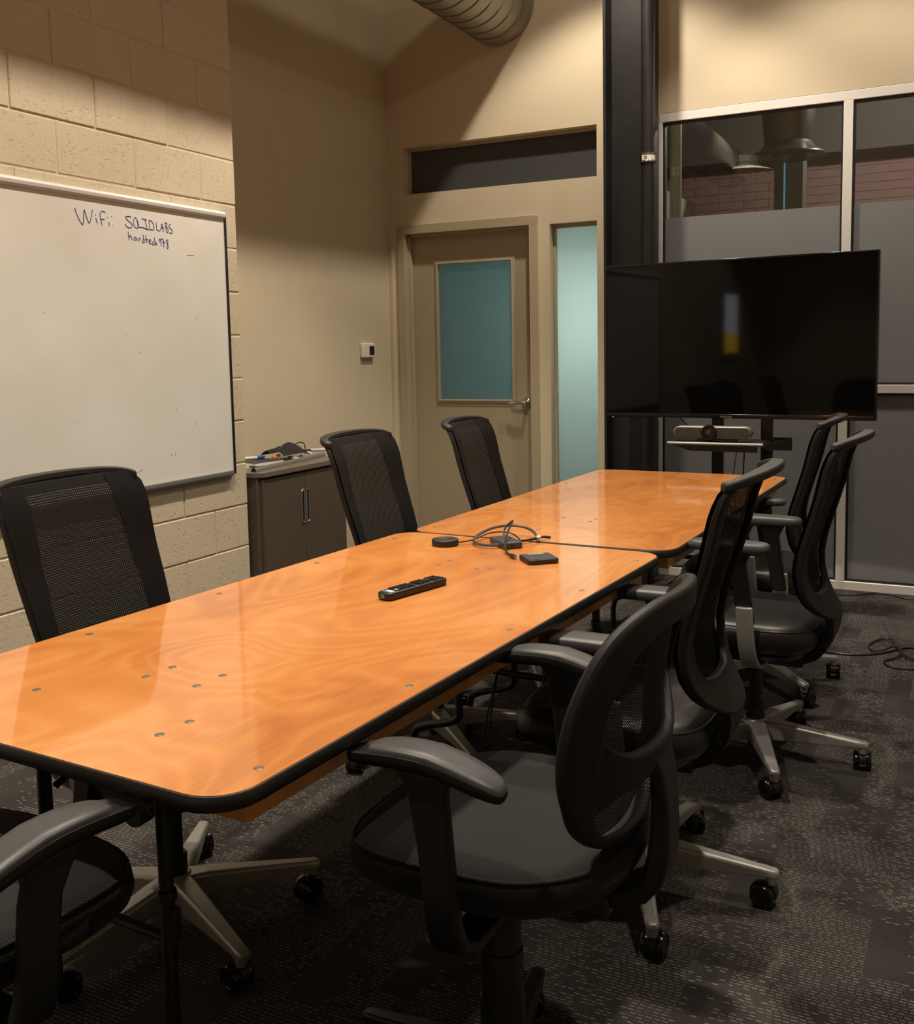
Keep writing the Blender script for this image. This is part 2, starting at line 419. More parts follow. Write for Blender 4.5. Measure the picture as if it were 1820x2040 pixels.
# end wall with its openings (door, sidelight, transom light) and the solid band above the glazed partition
we = MB(); T = YE + 0.12
DX0, DX1, DZ = -3.341, -2.450, 2.137
SX0, SX1, SZ0, SZ1 = -2.321, -2.016, 0.10, 2.131
TZ0, TZ1 = 2.391, 2.692
WX1 = -1.638
we.box(XL-0.1, DX0, YE, T, 0, TZ0)
we.box(XL-0.1, DX0, YE, T, TZ0, TZ1)
we.box(DX0, DX1, YE, T, DZ, TZ0)
we.box(DX1, SX0, YE, T, 0, TZ0)
we.box(SX0, SX1, YE, T, 0, SZ0)
we.box(SX0, SX1, YE, T, SZ1, TZ0)
we.box(SX1, WX1, YE, T, 0, TZ1)
we.box(XL-0.1, XR+0.1, YE, T, 2.7075, ZC)
we.box(XL-0.1, WX1, YE, T, TZ1, 2.7075)
tagS(ob('wall_end', we, M['paint']))
tagS(ob('trim_1', MB().box(-1.985, -1.936, YE-0.010, YE+0.001, 0, ZC), M['paint'], bevel=0.002))
tagS(ob('trim_2', MB().box(-3.458, -3.425, YE-0.018, YE+0.001, 0, 2.05), M['paint'], bevel=0.004))

# ------------------------------------------------------------------ window_1: transom light over the door
w1 = empty('window_1', (DX0, YE, TZ0), kind='structure'); w1.location = ((DX0+SX1)/2, YE+0.08, TZ0)
def rel(o, par):
    o.parent = par; o.matrix_parent_inverse = Matrix.Translation(par.location).inverted(); return o
def obw(name, mb, mat, par, **kw):
    o = ob(name, mb, mat, None, **kw); return rel(o, par)
x0, x1 = DX0, SX1
obw('window_frame', MB().box(x0, x1, YE+0.065, YE+0.10, TZ1-0.018, TZ1).box(x0, x1, YE+0.065, YE+0.10, TZ0, TZ0+0.010).box(x0, x0+0.018, YE+0.065, YE+0.10, TZ0+0.010, TZ1-0.018).box(x1-0.012, x1, YE+0.065, YE+0.10, TZ0+0.010, TZ1-0.018), M['trim'], w1, bevel=0.002)
M['transom'] = frosted('dark transom glass', (0.070, 0.073, 0.076), (0.3, 0.32, 0.33), 0.2, 0.05)
obw('pane', MB().box(x0+0.016, x1-0.010, YE+0.080, YE+0.086, TZ0+0.008, TZ1-0.016), M['transom'], w1)
# window_2: frosted sidelight beside the door
w2 = empty('window_2', ((SX0+SX1)/2, YE+0.08, SZ0), kind='structure')
obw('window_frame', MB().box(SX0, SX1, YE+0.060, YE+0.10, SZ1-0.022, SZ1).box(SX0, SX1, YE+0.060, YE+0.10, SZ0, SZ0+0.022).box(SX0, SX0+0.018, YE+0.060, YE+0.10, SZ0+0.022, SZ1-0.022).box(SX1-0.012, SX1, YE+0.060, YE+0.10, SZ0+0.022, SZ1-0.022), M['trim'], w2, bevel=0.002)
obw('pane', MB().box(SX0+0.016, SX1-0.010, YE+0.078, YE+0.085, SZ0+0.02, SZ1-0.02), M['frostlite'], w2)

# ------------------------------------------------------------------ door_1
d1 = empty('door_1', ((DX0+DX1)/2, YE, 0), kind='structure')
cs = MB(); F = 0.054; yo = YE-0.012
# casing face, jamb and stop
for (a, b_) in ((DX0-F, DX0), (DX1, DX1+F)): cs.box(a, b_, yo, YE+0.002, 0, DZ)
cs.box(DX0-F, DX1+F, yo, YE+0.002, DZ, DZ+F)
cs.box(DX0-0.002, DX0+0.004, yo, T, 0, DZ).box(DX1-0.004, DX1+0.002, yo, T, 0, DZ).box(DX0-0.002, DX1+0.002, yo, T, DZ-0.004, DZ+0.002)
cs.box(DX0+0.003, DX0+0.017, YE+0.035, YE+0.075, 0, DZ-0.004).box(DX1-0.017, DX1-0.003, YE+0.035, YE+0.075, 0, DZ-0.004).box(DX0+0.003, DX1-0.003, YE+0.035, YE+0.075, DZ-0.018, DZ-0.004)
obw('door_frame', cs, M['trim'], d1, bevel=0.0018)
LY = YE + 0.076
GX0, GX1, GZ0, GZ1 = -3.150, -2.600, 1.035, 1.945     # glazing cut-out
lf = MB()
lx0, lx1, lz1 = DX0+0.006, DX1-0.006, DZ-0.006
lf.box(lx0, GX0, LY, LY+0.04, 0.008, lz1).box(GX1, lx1, LY, LY+0.04, 0.008, lz1).box(GX0, GX1, LY, LY+0.04, 0.008, GZ0).box(GX0, GX1, LY, LY+0.04, GZ1, lz1)
leaf = obw('door_leaf', lf, M['doorpaint'], d1)
def frame_ring(mb, x0, x1, z0, z1, w_, ya, yb):
    mb.box(x0, x0+w_, ya, yb, z0, z1).box(x1-w_, x1, ya, yb, z0, z1).box(x0+w_, x1-w_, ya, yb, z0, z0+w_).box(x0+w_, x1-w_, ya, yb, z1-w_, z1)
st = MB(); frame_ring(st, GX0-0.012, GX1+0.012, GZ0-0.012, GZ1+0.012, 0.024, LY-0.008, LY+0.001); frame_ring(st, GX0, GX1, GZ0, GZ1, 0.012, LY-0.014, LY+0.012)
obw('glazing_bead', st, M['trim'], leaf, bevel=0.003)
obw('pane', MB().box(GX0+0.008, GX1-0.008, LY+0.010, LY+0.018, GZ0+0.008, GZ1-0.008), M['frostdoor'], leaf)
for o in (leaf,): pass
hx, hz = -2.512, 1.030
h = obw('door_handle', MB().lathe([(0.033, 0), (0.036, -0.004), (0.034, -0.012), (0.022, -0.018), (0.013, -0.022), (0.012, -0.050), (0.016, -0.056), (0.014, -0.066), (0.0, -0.068)], 28, (hx, LY, hz), 'y')
        .tube(smoothpath([(hx+0.006, LY-0.056, hz), (hx-0.03, LY-0.060, hz+0.002), (hx-0.075, LY-0.058, hz+0.003), (hx-0.105, LY-0.046, hz-0.001)]), [0.011]*10+[0.009]*6, 10), M['chrome'], d1, smooth=True, ang=60)

# ------------------------------------------------------------------ window_3: glazed aluminium partition
w3 = empty('window_3', (0.3, YE+0.03, 0), kind='structure')
ya, yb = YE-0.004, YE+0.10
PX = [-1.636, -0.611, 0.42, 1.45]      # jamb, mullion centres
obw('head_rail', MB().box(-1.636, XR, ya, yb, 2.655, 2.7045), M['alu'], w3, bevel=0.002)
obw('shadow_gap', MB().box(-1.636, XR, ya+0.012, yb, 2.7045, 2.712), M['black'], w3)
obw('sill_rail', MB().box(-1.636, XR, ya, yb, 0.0, 0.050), M['alu'], w3, bevel=0.003)
obw('side_jamb', MB().box(-1.640, -1.618, ya, yb, 0.050, 2.655), M['alu'], w3, bevel=0.002)
for c in PX[1:]:
    obw('mullion', MB().box(c-0.024, c+0.024, ya, yb, 0.050, 2.655), M['alu'], w3, bevel=0.002)
edges = [(-1.618, PX[1]-0.024), (PX[1]+0.024, PX[2]-0.024), (PX[2]+0.024, PX[3]-0.024), (PX[3]+0.024, XR)]
for (a, b_) in edges:
    obw('mid_rail', MB().box(a, b_, ya, yb, 1.096, 1.142), M['alu'], w3, bevel=0.002)
    gk = MB()
    for (z0, z1) in ((0.050, 1.096), (1.142, 2.655)):
        frame_ring(gk, a, b_, z0, z1, 0.011, YE+0.012, YE+0.05)
    obw('gasket', gk, M['black'], w3)
    obw('clear_pane', MB().box(a+0.008, b_-0.008, YE+0.026, YE+0.032, 2.113, 2.647), M['glass'], w3)
    obw('frosted_pane', MB().box(a+0.008, b_-0.008, YE+0.026, YE+0.032, 1.150, 2.113), M['frost'], w3)
    obw('frosted_pane', MB().box(a+0.008, b_-0.008, YE+0.026, YE+0.032, 0.058, 1.088), M['frost'], w3)

# ------------------------------------------------------------------ steel column with rain pipe
cx0, cx1 = -1.905, -1.640
col = empty('steel_column', (-1.76, 5.77, 0), label='black painted steel column rising between the door wall and the glazed partition', cat='column')
obw('flange', MB().box(-1.893, -1.876, 5.665, 5.895, 0, ZC), M['column'], col, bevel=0.003)
obw('flange', MB().box(-1.652, -1.636, 5.70, 5.895, 0, ZC), M['column'], col, bevel=0.003)
obw('web', MB().box(-1.877, -1.651, 5.775, 5.790, 0, ZC), M['column'], col)
pipe = empty('pipe', (-1.625, 5.675, 0), label='black iron drain pipe running up the front of the steel column', cat='pipe')
PXx, PYy, PR = -1.634, 5.672, 0.0385
obw('pipe_length', MB().lathe([(PR, 0), (PR, 2.40)], 28, (PXx, PYy, 0)), M['column'], pipe, smooth=True)
obw('pipe_length', MB().lathe([(PR, 2.42), (PR, ZC)], 28, (PXx, PYy, 0)), M['column'], pipe, smooth=True)
zb = 2.417
obw('rubber_sleeve', MB().lathe([(PR+0.001, zb-0.030), (PR+0.004, zb-0.028), (PR+0.004, zb+0.030), (PR+0.001, zb+0.032)], 28, (PXx, PYy, 0)), M['rubber'], pipe, smooth=True)
cl = obw('hose_clamp', MB().lathe([(PR+0.002, zb-0.024), (PR+0.0065, zb-0.024), (PR+0.0065, zb-0.016), (PR+0.0055, zb-0.014), (PR+0.0055, zb+0.016), (PR+0.0065, zb+0.018), (PR+0.0065, zb+0.026), (PR+0.002, zb+0.026)], 32, (PXx, PYy, 0)), M['chrome'], pipe, smooth=True, ang=25)
def arc_patch(a0, a1, z0, z1, r, n=10):
    return MB().lathe([(r, z0), (r, z1)], n, (PXx, PYy, 0), 'z', a0, a1)
aim = -1.15
obw('clamp_label', arc_patch(aim-0.95, aim+0.95, zb-0.013, zb+0.013, PR+0.0065), M['white'], cl)
M['blue'] = pm('dark blue print', (0.03, 0.04, 0.22), 0.5)
bl = MB(); rr = PR + 0.0070
pts = []
for (ra, sgn) in ((0.009, 1),):
    ring = [(ra*math.cos(t*PI/8), ra*math.sin(t*PI/8)) for t in range(16)]; inn = [(a*0.62, b_*0.62) for a, b_ in ring]
    f = lambda a, b_: (PXx + rr*math.cos(aim-0.45 + a/rr), PYy + rr*math.sin(aim-0.45 + a/rr), zb + b_)
    base = [f(*p) for p in ring] + [f(*p) for p in inn]
    bl.add(base, [(i, (i+1) % 16, 16+(i+1) % 16, 16+i) for i in range(16)])
    bl.add([f(-0.0015, -0.005), f(0.0015, -0.005), f(0.0015, 0.005), f(-0.0015, 0.005)], [(0, 1, 2, 3)])
obw('emblem', bl, M['blue'], cl)

# ------------------------------------------------------------------ rooms beyond the glass
M['hall'] = pm('pale hall paint', (0.55, 0.58, 0.55), 0.7)
M['dark'] = pm('dark grey paint', (0.10, 0.10, 0.10), 0.8)
hall = empty('wall_hall', (-2.7, 7.2, 0), kind='structure')
hb = MB().box(-3.9, -1.80, 7.35, 7.45, 0, 2.36).box(-4.0, -3.9, 6.034, 7.45, 0, 2.36).box(-1.88, -1.80, 6.034, 7.35, 0, 2.36)
obw('partition', hb, M['hall'], hall)
obw('soffit', MB().box(-4.0, -1.80, 6.036, 7.45, 2.36, 2.386), M['hall'], hall)
tagS(ob('floor_beyond', MB().box(-5.2, 3.2, YE+0.13, 10.0, -0.05, 0.0), M['dark']))
tagS(ob('ceiling_beyond', MB().box(-5.2, 3.2, YE+0.13, 10.0, 3.90, 3.96), M['dark']))
M['pink'] = pm('dusky pink painted brick', (0.34, 0.215, 0.215), 0.8, bump=(14, 0.6, 0.01), var=0.12, vscale=6)
fw = tagS(ob('wall_far', MB().box(-5.2, 3.2, 9.55, 9.7, 0, 3.9), M['pink']))
br_cache = None
for r_ in range(11):
    z0 = 2.16 + r_*0.072
    xx = -3.4 - (0.11 if r_ % 2 else 0)
    while xx < 1.2:
        mbk = br_cache
        if mbk is None:
            br_cache = mbk = ob('brick', MB().box(0, 0.214, -0.006, 0.01, 0, 0.067), M['pink'], fw, loc=(xx, 9.55, z0))
        else:
            o = mbk.copy(); C.objects.link(o); o.location = (xx, 9.55 - RND.uniform(0, 0.003), z0)
        xx += 0.22
tagS(ob('trim_3', MB().box(-5.2, 3.2, 9.30, 9.54, 2.975, 3.895), M['dark']))
tagS(ob('wall_far_side', MB().box(-5.3, -5.2, 6.0, 9.7, 0, 3.9).box(3.2, 3.3, 6.0, 9.7, 0, 3.9), M['dark']))
post = tag(ob('pale_post', MB().lathe([(0.036, 0), (0.036, 3.89)], 20, (-1.635, 6.28, 0)), pm('pale yellow post paint', (0.62, 0.58, 0.42), 0.45), smooth=True), 'pale yellow post standing just behind the left edge of the glazed partition', 'post')
fc = empty('square_column', (-1.24, 8.1, 0), label='dark square column in the next room with a thin blue edge', cat='column')
obw('shaft', MB().box(-1.345, -1.14, 8.03, 8.23, 0, 3.89), M['dark'], fc)
obw('light_strip', MB().box(-1.275, -1.265, 8.020, 8.031, 1.2, 2.83), emis('blue edge strip', (0.10, 0.45, 0.55), 0.35), fc)
M['fduct'] = pm('dark duct metal', (0.11, 0.105, 0.095), 0.35, metal=0.7)
fd = empty('duct_diffuser', (-1.2, 7.72, 2.7), label='round ceiling diffuser on a vertical duct seen through the glass of the next room', cat='air diffuser')
obw('duct_drop', MB().lathe([(0.16, 2.78), (0.18, 2.95), (0.19, 3.2), (0.19, 3.89)], 32, (-1.2, 7.72, 0)), M['fduct'], fd, smooth=True)
obw('diffuser', MB().lathe([(0.16, 2.80), (0.19, 2.755), (0.262, 2.715), (0.266, 2.705), (0.25, 2.70), (0.19, 2.72), (0.18, 2.70), (0.11, 2.715), (0.10, 2.695), (0.0, 2.70)], 36, (-1.2, 7.72, 0)), M['fduct'], fd, smooth=True)

# window_4: small lit window in the left wall beside the camera (shows only as a reflection in the television)
w4 = empty('window_4', (XB, -0.7, 1.2), kind='structure')
def ringx(mb, y0, y1, z0, z1, w_, xa, xb): return mb.box(xa, xb, y0, y0+w_, z0, z1).box(xa, xb, y1-w_, y1, z0, z1).box(xa, xb, y0+w_, y1-w_, z0, z0+w_).box(xa, xb, y0+w_, y1-w_, z1-w_, z1)
obw('window_frame', ringx(MB(), -0.99, -0.43, 1.24, 1.96, 0.04, XB, XB+0.03), M['trim'], w4)
obw('pane', MB().box(XB, XB+0.012, -0.95, -0.47, 1.50, 1.92), emis('dim lit window', (0.60, 0.64, 0.66), 2.2), w4)
obw('yellow_notice', MB().box(XB, XB+0.014, -0.95, -0.47, 1.28, 1.50), emis('yellow lit pane', (0.75, 0.42, 0.03), 2.6), w4)

# ------------------------------------------------------------------ spiral air duct
DXc, DZc, DR = -2.635, 3.463, 0.225
duct = empty('air_duct', (DXc, 3.0, DZc), label='round galvanised spiral air duct hung along the room near the ceiling', cat='air duct')
prof = []; y = -0.80; pitch = 0.122
pts_ = []
while y < 5.89:
    pts_.append(y); y += pitch
dm = MB(); 
pr = []
for yy in pts_:
    pr += [(DR, yy), (DR, yy+pitch-0.010)]
pr.append((DR, 5.893))
dm.lathe(pr, 48, (DXc, 0, DZc), 'y')
obw('duct_shell', dm, M['duct'], duct, smooth=True, ang=60)
sm = MB()
for yy in pts_[1:]:
    # helical lock seam ridge, one turn leaning half a pitch
    path = [(DXc + (DR+0.001)*math.cos(2*PI*k/48), yy-0.005 + pitch*0.5*math.sin(2*PI*k/48)*0.25, DZc + (DR+0.001)*math.sin(2*PI*k/48)) for k in range(48)]
    sm.tube(path, 0.0038, 5, closed=True)
obw('lock_seam', sm, M['seam'], duct, smooth=True)
obw('end_collar', MB().lathe([(DR+0.001, 5.80), (DR+0.006, 5.806), (DR+0.006, 5.900), (DR+0.001, 5.905)], 48, (DXc, 0, DZc), 'y'), M['duct'], duct, smooth=True)
df = MB().lathe([(0.18, 3.52), (0.18, 3.45), (0.22, 3.40), (0.36, 3.355), (0.37, 3.345), (0.35, 3.335), (0.29, 3.365), (0.28, 3.33), (0.20, 3.36), (0.19, 3.325), (0.11, 3.35), (0.10, 3.32), (0, 3.325)], 40, (-2.42, -0.36, 0))
obw('diffuser', df, M['white'], duct, smooth=True)
for yy in (1.6, 3.4, 5.2):
    obw('hanger_rod', MB().tube([(DXc, yy, DZc+DR), (DXc, yy, ZC)], 0.005, 6), M['steelblk'], duct)

# ------------------------------------------------------------------ ceiling lamps
def lamp(i, x, y, W, spill):
    where = ['above the door end of the table', 'above the glazed partition', 'above the middle of the table', 'above the near end of the table', 'to the right of the table'][i]
    e = empty('ceiling_spotlight', (x, y, LAMP_Z), label='black cylindrical ceiling spotlight ' + where, cat='spotlight')
    ob('housing', MB().lathe([(0.062, -0.02), (0.066, -0.02), (0.066, 0.16), (0.0, 0.165)], 24).lathe([(0.058, 0.0), (0.062, -0.02), (0.058, 0.16)], 24), M['steelblk'], e, smooth=True)
    ob('stem', MB().tube([(0, 0, 0.16), (0, 0, ZC-LAMP_Z)], 0.008, 8), M['steelblk'], e)
    ob('lens', MB().lathe([(0.0, 0.03), (0.052, 0.03)], 24), M['lens'], e)
    for nm, typ, pw in (('beam_light', 'SPOT', W), ('spill_fill_light', 'POINT', spill)):
        l = bpy.data.lights.new(nm, typ); l.energy = pw; l.color = WARM; l.shadow_soft_size = 0.065
        if typ == 'SPOT': l.spot_size = math.radians(SPOT_DEG); l.spot_blend = SPOT_BLEND
        o = bpy.data.objects.new(nm, l); C.objects.link(o); o.parent = e; o.location = (0, 0, -0.03 if typ == 'SPOT' else -0.07)
M['lens'] = emis('lamp lens', (1.0, 0.8, 0.55), 12.0)
for i, a in enumerate(LAMPS): lamp(i, *a)
# cool lamp in the corridor behind the door and sidelight; dim lamp in the next room
def plain_light(name, typ, loc, pw, colr, size, rot=(0, 0, 0)):
    l = bpy.data.lights.new(name, typ); l.energy = pw; l.color = colr
    if typ == 'AREA': l.size = size
    else: l.shadow_soft_size = size
    o = bpy.data.objects.new(name, l); C.objects.link(o); o.location = loc; o.rotation_euler = rot; return o
def ceiling_globe(loc, pw, colr, r, label, drop):
    e = empty('globe_lamp', loc, label=label, cat='lamp')
    ob('shade', MB().lathe([(0.0, -r), (r*0.6, -r*0.8), (r, 0), (r*0.6, r*0.8), (0.0, r)], 20), emis('globe ' + label[:12], colr, pw/60), e, smooth=True)
    ob('stem', MB().tube([(0, 0, r*0.9), (0, 0, drop)], 0.006, 6), M['steelblk'], e)
    l = plain_light('bulb', 'POINT', (0, 0, -r-0.02), pw, colr, r); l.parent = e
ceiling_globe((-2.08, 6.60, 1.75), 20, (0.86, 1.0, 0.95), 0.14, 'small corridor lamp hanging behind the sidelight glass', 0.61)
ceiling_globe((-0.4, 8.0, 3.45), 50, (1.0, 0.86, 0.74), 0.06, 'small lamp hanging in the room beyond the partition', 0.44)

# ================================================================== WHITEBOARD
wbY0, wbY1, wbZ0, wbZ1 = 1.35, 3.792, 0.806, 2.030
wb = empty('whiteboard', (XB+0.01, 2.57, 0.8), label='large white dry-erase board with blue handwriting hung on the block wall', cat='whiteboard')
obw('board_face', MB().box(XB+0.004, XB+0.020, wbY0+0.01, wbY1-0.008, wbZ0+0.01, wbZ1-0.02), M['wb'], wb)
obw('top_rail', MB().prism([(XB+0.002, wbZ1-0.034), (XB+0.024, wbZ1-0.034), (XB+0.034, wbZ1-0.026), (XB+0.036, wbZ1-0.012), (XB+0.028, wbZ1-0.001), (XB+0.002, wbZ1)], wbY0, wbY1-0.012, fn=lambda x, z, y: (x, y, z)), M['alu'], wb, bevel=0.002)
obw('edge_trim', MB().box(XB+0.002, XB+0.027, wbY1-0.013, wbY1, wbZ0+0.004, wbZ1-0.006), M['black'], wb, bevel=0.004, seg=3)
obw('edge_trim', MB().box(XB+0.002, XB+0.027, wbY0, wbY0+0.013, wbZ0+0.004, wbZ1-0.006), M['black'], wb, bevel=0.004, seg=3)
obw('bottom_rail', MB().prism([(XB+0.002, wbZ0), (XB+0.022, wbZ0-0.002), (XB+0.032, wbZ0+0.006), (XB+0.030, wbZ0+0.022), (XB+0.002, wbZ0+0.026)], wbY0+0.01, wbY1-0.02, fn=lambda x, z, y: (x, y, z)), M['silver'], wb, bevel=0.002)
STROKES = [[[2.897,1.949],[2.904,1.928],[2.917,1.904],[2.932,1.887],[2.936,1.895],[2.939,1.918],[2.944,1.953],[2.948,1.935],[2.957,1.911],[2.966,1.896],[2.975,1.91],[2.981,1.933],[2.985,1.949],[2.989,1.951]],[[3.002,1.921],[3.005,1.911],[3.009,1.902]],[[3.0,1.935],[3.002,1.933]],[[3.052,1.948],[3.042,1.953],[3.03,1.949],[3.024,1.941],[3.025,1.927],[3.029,1.91],[3.032,1.897]],[[3.026,1.917],[3.036,1.922],[3.046,1.92]],[[3.07,1.912],[3.07,1.896]],[[3.061,1.932],[3.063,1.93]],[[3.086,1.937],[3.087,1.935]],[[3.091,1.903],[3.092,1.902]],[[3.193,1.946],[3.177,1.947],[3.159,1.944],[3.168,1.933],[3.187,1.923],[3.199,1.913],[3.194,1.904],[3.179,1.899],[3.164,1.905],[3.158,1.913]],[[3.215,1.947],[3.204,1.932],[3.205,1.916],[3.216,1.903],[3.226,1.902],[3.23,1.913],[3.228,1.93],[3.221,1.944],[3.215,1.947]],[[3.229,1.935],[3.232,1.919],[3.235,1.906],[3.256,1.911],[3.276,1.904],[3.291,1.904]],[[3.254,1.945],[3.268,1.945],[3.281,1.943]],[[3.272,1.944],[3.277,1.924],[3.281,1.906]],[[3.295,1.942],[3.296,1.925],[3.297,1.905]],[[3.295,1.942],[3.308,1.943],[3.32,1.931],[3.325,1.916],[3.318,1.904],[3.297,1.905]],[[3.337,1.938],[3.338,1.921],[3.339,1.906],[3.359,1.905]],[[3.363,1.908],[3.367,1.926],[3.371,1.939],[3.375,1.924],[3.379,1.903]],[[3.365,1.917],[3.382,1.922]],[[3.39,1.941],[3.393,1.923],[3.398,1.905]],[[3.39,1.941],[3.401,1.943],[3.404,1.933],[3.395,1.925],[3.406,1.921],[3.409,1.909],[3.404,1.901],[3.396,1.905]],[[3.427,1.94],[3.416,1.937],[3.413,1.928],[3.425,1.92],[3.436,1.909],[3.431,1.9],[3.415,1.902]],[[3.172,1.884],[3.173,1.867],[3.176,1.852]],[[3.175,1.861],[3.181,1.869],[3.187,1.868],[3.192,1.853]],[[3.215,1.865],[3.205,1.865],[3.203,1.856],[3.21,1.851],[3.217,1.859],[3.218,1.865],[3.221,1.852]],[[3.231,1.863],[3.232,1.85]],[[3.231,1.859],[3.237,1.864],[3.243,1.864]],[[3.256,1.88],[3.259,1.863],[3.263,1.847]],[[3.258,1.86],[3.251,1.858],[3.251,1.849],[3.257,1.846],[3.262,1.851]],[[3.272,1.88],[3.273,1.864],[3.276,1.848]],[[3.267,1.86],[3.284,1.863]],[[3.289,1.853],[3.3,1.857],[3.299,1.864],[3.292,1.862],[3.288,1.853],[3.293,1.845],[3.304,1.847]],[[3.319,1.856],[3.31,1.854],[3.308,1.846],[3.314,1.841],[3.322,1.844]],[[3.322,1.874],[3.324,1.856],[3.326,1.842]],[[3.325,1.85],[3.331,1.854],[3.335,1.842]],[[3.359,1.87],[3.352,1.871],[3.349,1.864],[3.354,1.859],[3.36,1.864],[3.36,1.871],[3.361,1.853],[3.363,1.842]],[[3.365,1.872],[3.376,1.87],[3.377,1.855],[3.377,1.838]],[[3.371,1.856],[3.384,1.858]],[[3.4,1.872],[3.392,1.867],[3.397,1.858],[3.404,1.848],[3.404,1.837],[3.4,1.832],[3.396,1.84],[3.401,1.854],[3.405,1.865],[3.4,1.872]]]
wr = MB()
for s_ in STROKES:
    P = [(XB+0.0205, y, z) for y, z in s_]
    if len(P) > 2: P = smoothpath(P, 1)
    wr.tube(P, 0.0017, 5)
obw('handwriting', wr, M['ink'], wb, kind='stuff')
SCUFF = [[(3.521, 1.813), (3.563, 1.816)], [(3.204, 1.392), (3.21, 1.388)], [(3.412, 1.147), (3.401, 1.125)], [(3.389, 0.95), (3.391, 0.932)], [(3.366, 0.939), (3.36, 0.95)], [(3.187, 0.9), (3.158, 0.89)], [(3.033, 0.921), (3.03, 0.912)], [(2.935, 0.931), (2.937, 0.92)], [(2.854, 1.129), (2.856, 1.125)], [(3.53, 1.069), (3.533, 1.062)], [(2.721, 1.549), (2.725, 1.542)], [(3.575, 1.548), (3.544, 1.52)], [(3.138, 1.463), (3.135, 1.459)]]
wr = MB()
for a, b_ in SCUFF: wr.tube([(XB+0.0203, *a), (XB+0.0203, *b_)], 0.0012, 4)
obw('marker_smudge', wr, M['smudge'], wb, kind='stuff')

# thermostat on the plaster wall
th = empty('thermostat', (XL, 5.575, 1.383), label='small white wall thermostat with a dark display left of the door', cat='thermostat')
obw('body', MB().box(XL, XL+0.028, 5.502, 5.652, 1.333, 1.428), M['white'], th, bevel=0.009, seg=3)
obw('display', MB().box(XL+0.020, XL+0.0292, 5.577, 5.637, 1.350, 1.408), M['gloss'], th, bevel=0.001)

# ================================================================== STORAGE CABINET
CY0, CY1, CF, CT = 3.945, 4.70, -3.072, 0.795
cab = empty('storage_cabinet', (-3.26, 4.32, 0), label='low grey-brown laminate cabinet with two doors in the alcove beside the block wall', cat='cabinet')
obw('carcass', MB().prism([(XL+0.004, CY0), (CF-0.022, CY0), (CF-0.018, CY0+0.018), (CF-0.018, CY1), (XL+0.004, CY1)], 0.05, 0.765), M['cab'], cab, bevel=0.002)
obw('plinth', MB().box(XL+0.02, CF-0.05, CY0+0.02, CY1-0.02, 0, 0.05), M['black'], cab)
obw('cabinet_top', MB().prism([(XL+0.004, CY0-0.015), (CF-0.035, CY0-0.015), (CF+0.012, CY0+0.022), (CF+0.012, CY1+0.012), (XL+0.004, CY1+0.012)], 0.768, CT), M['cabtop'], cab, bevel=0.003)
dmid = 4.316
for (a, b_, s_) in ((CY0+0.022, dmid-0.0015, 1), (dmid+0.0015, CY1-0.002, -1)):
    d_ = obw('door', MB().box(CF-0.018, CF, a, b_, 0.055, 0.757), M['cab'], cab, bevel=0.0015)
    hy = (b_ - 0.008) if s_ == 1 else (a + 0.008); dy = -0.024*s_
    # recessed half-oval pull: silver rim and black well
    zz0, zz1 = 0.505, 0.655
    out = smoothpath([(CF+0.001, hy, zz0-0.012), (CF+0.001, hy+dy*0.9, zz0-0.010), (CF+0.001, hy+dy, zz0+0.012), (CF+0.001, hy+dy, zz1-0.012), (CF+0.001, hy+dy*0.9, zz1+0.010), (CF+0.001, hy, zz1+0.012)], 2)
    hd = obw('handle', MB().tube(out, 0.0035, 6).box(CF-0.001, CF+0.002, min(hy, hy+dy), max(hy, hy+dy), zz0, zz1), M['gloss'], d_, smooth=True)
    hd2 = obw('handle_rim', MB().tube(out, 0.0042, 6, closed=True), M['silver'], d_, smooth=True)
# things on the cabinet
t0 = CT + 0.0005
gut = MB(); n = 12
Lp, Rp, Nn = [], [], []
ax, ay = Vector((-3.125, 3.965)), Vector((-3.215, 4.70))
for k in range(n+1):
    a = PI*k/n; rr = 0.0165
    off = Vector((math.cos(a)*rr, 0)); z = t0 + math.sin(a)*rr*1.25
    Lp.append((ax.x+off.x, ax.y, z)); Rp.append((ay.x+off.x, ay.y, z)); Nn.append((math.cos(a), 0, math.sin(a)))
gut.strip(Lp, Rp, [(-a, 0, -c) for a, b_, c in Nn], 0.0018)
ch_ = tag(ob('aluminium_channel', gut, M['silver'], smooth=True), 'long half-round silver aluminium channel lying along the cabinet top', 'channel')
ob('end_plug', MB().prism([(ax.x+0.0145*math.cos(PI*k/10), t0+0.0145*1.25*math.sin(PI*k/10)) for k in range(11)], ax.y+0.004, ax.y+0.012, fn=lambda x, z, y: (x, y, z)), M['black'], ch_)
def sheet(name, cx, cy, sx, sy, z0, h_, rz, mat, label, cat, grp=None):
    return tag(ob(name, MB().box(-sx/2, sx/2, -sy/2, sy/2, 0, h_), mat, loc=(cx, cy, z0), rz=rz), label, cat, grp)
sheet('paper_sheet', -3.345, 4.08, 0.14, 0.22, t0, 0.0015, 0.12, M['paper'], 'loose white paper sheet at the near end of the cabinet top', 'paper')
sheet('paper_sheet', -3.30, 4.42, 0.17, 0.24, t0, 0.0022, -0.2, M['paper'], 'white paper sheet under the black pouch on the cabinet', 'paper')
M['book'] = pm('dark notebook cover', (0.03, 0.03, 0.035), 0.5)
nb = empty('notebook', (-3.30, 4.24, t0+0.002), -0.15, 'dark notebook with white page edges lying on the cabinet top', 'notebook')
ob('cover', MB().box(-0.075, 0.075, -0.10, 0.10, 0.0, 0.003).box(-0.075, 0.075, -0.10, 0.10, 0.016, 0.019), M['book'], nb, bevel=0.001)
ob('pages', MB().box(-0.073, 0.076, -0.101, 0.098, 0.003, 0.016), M['paper'], nb)
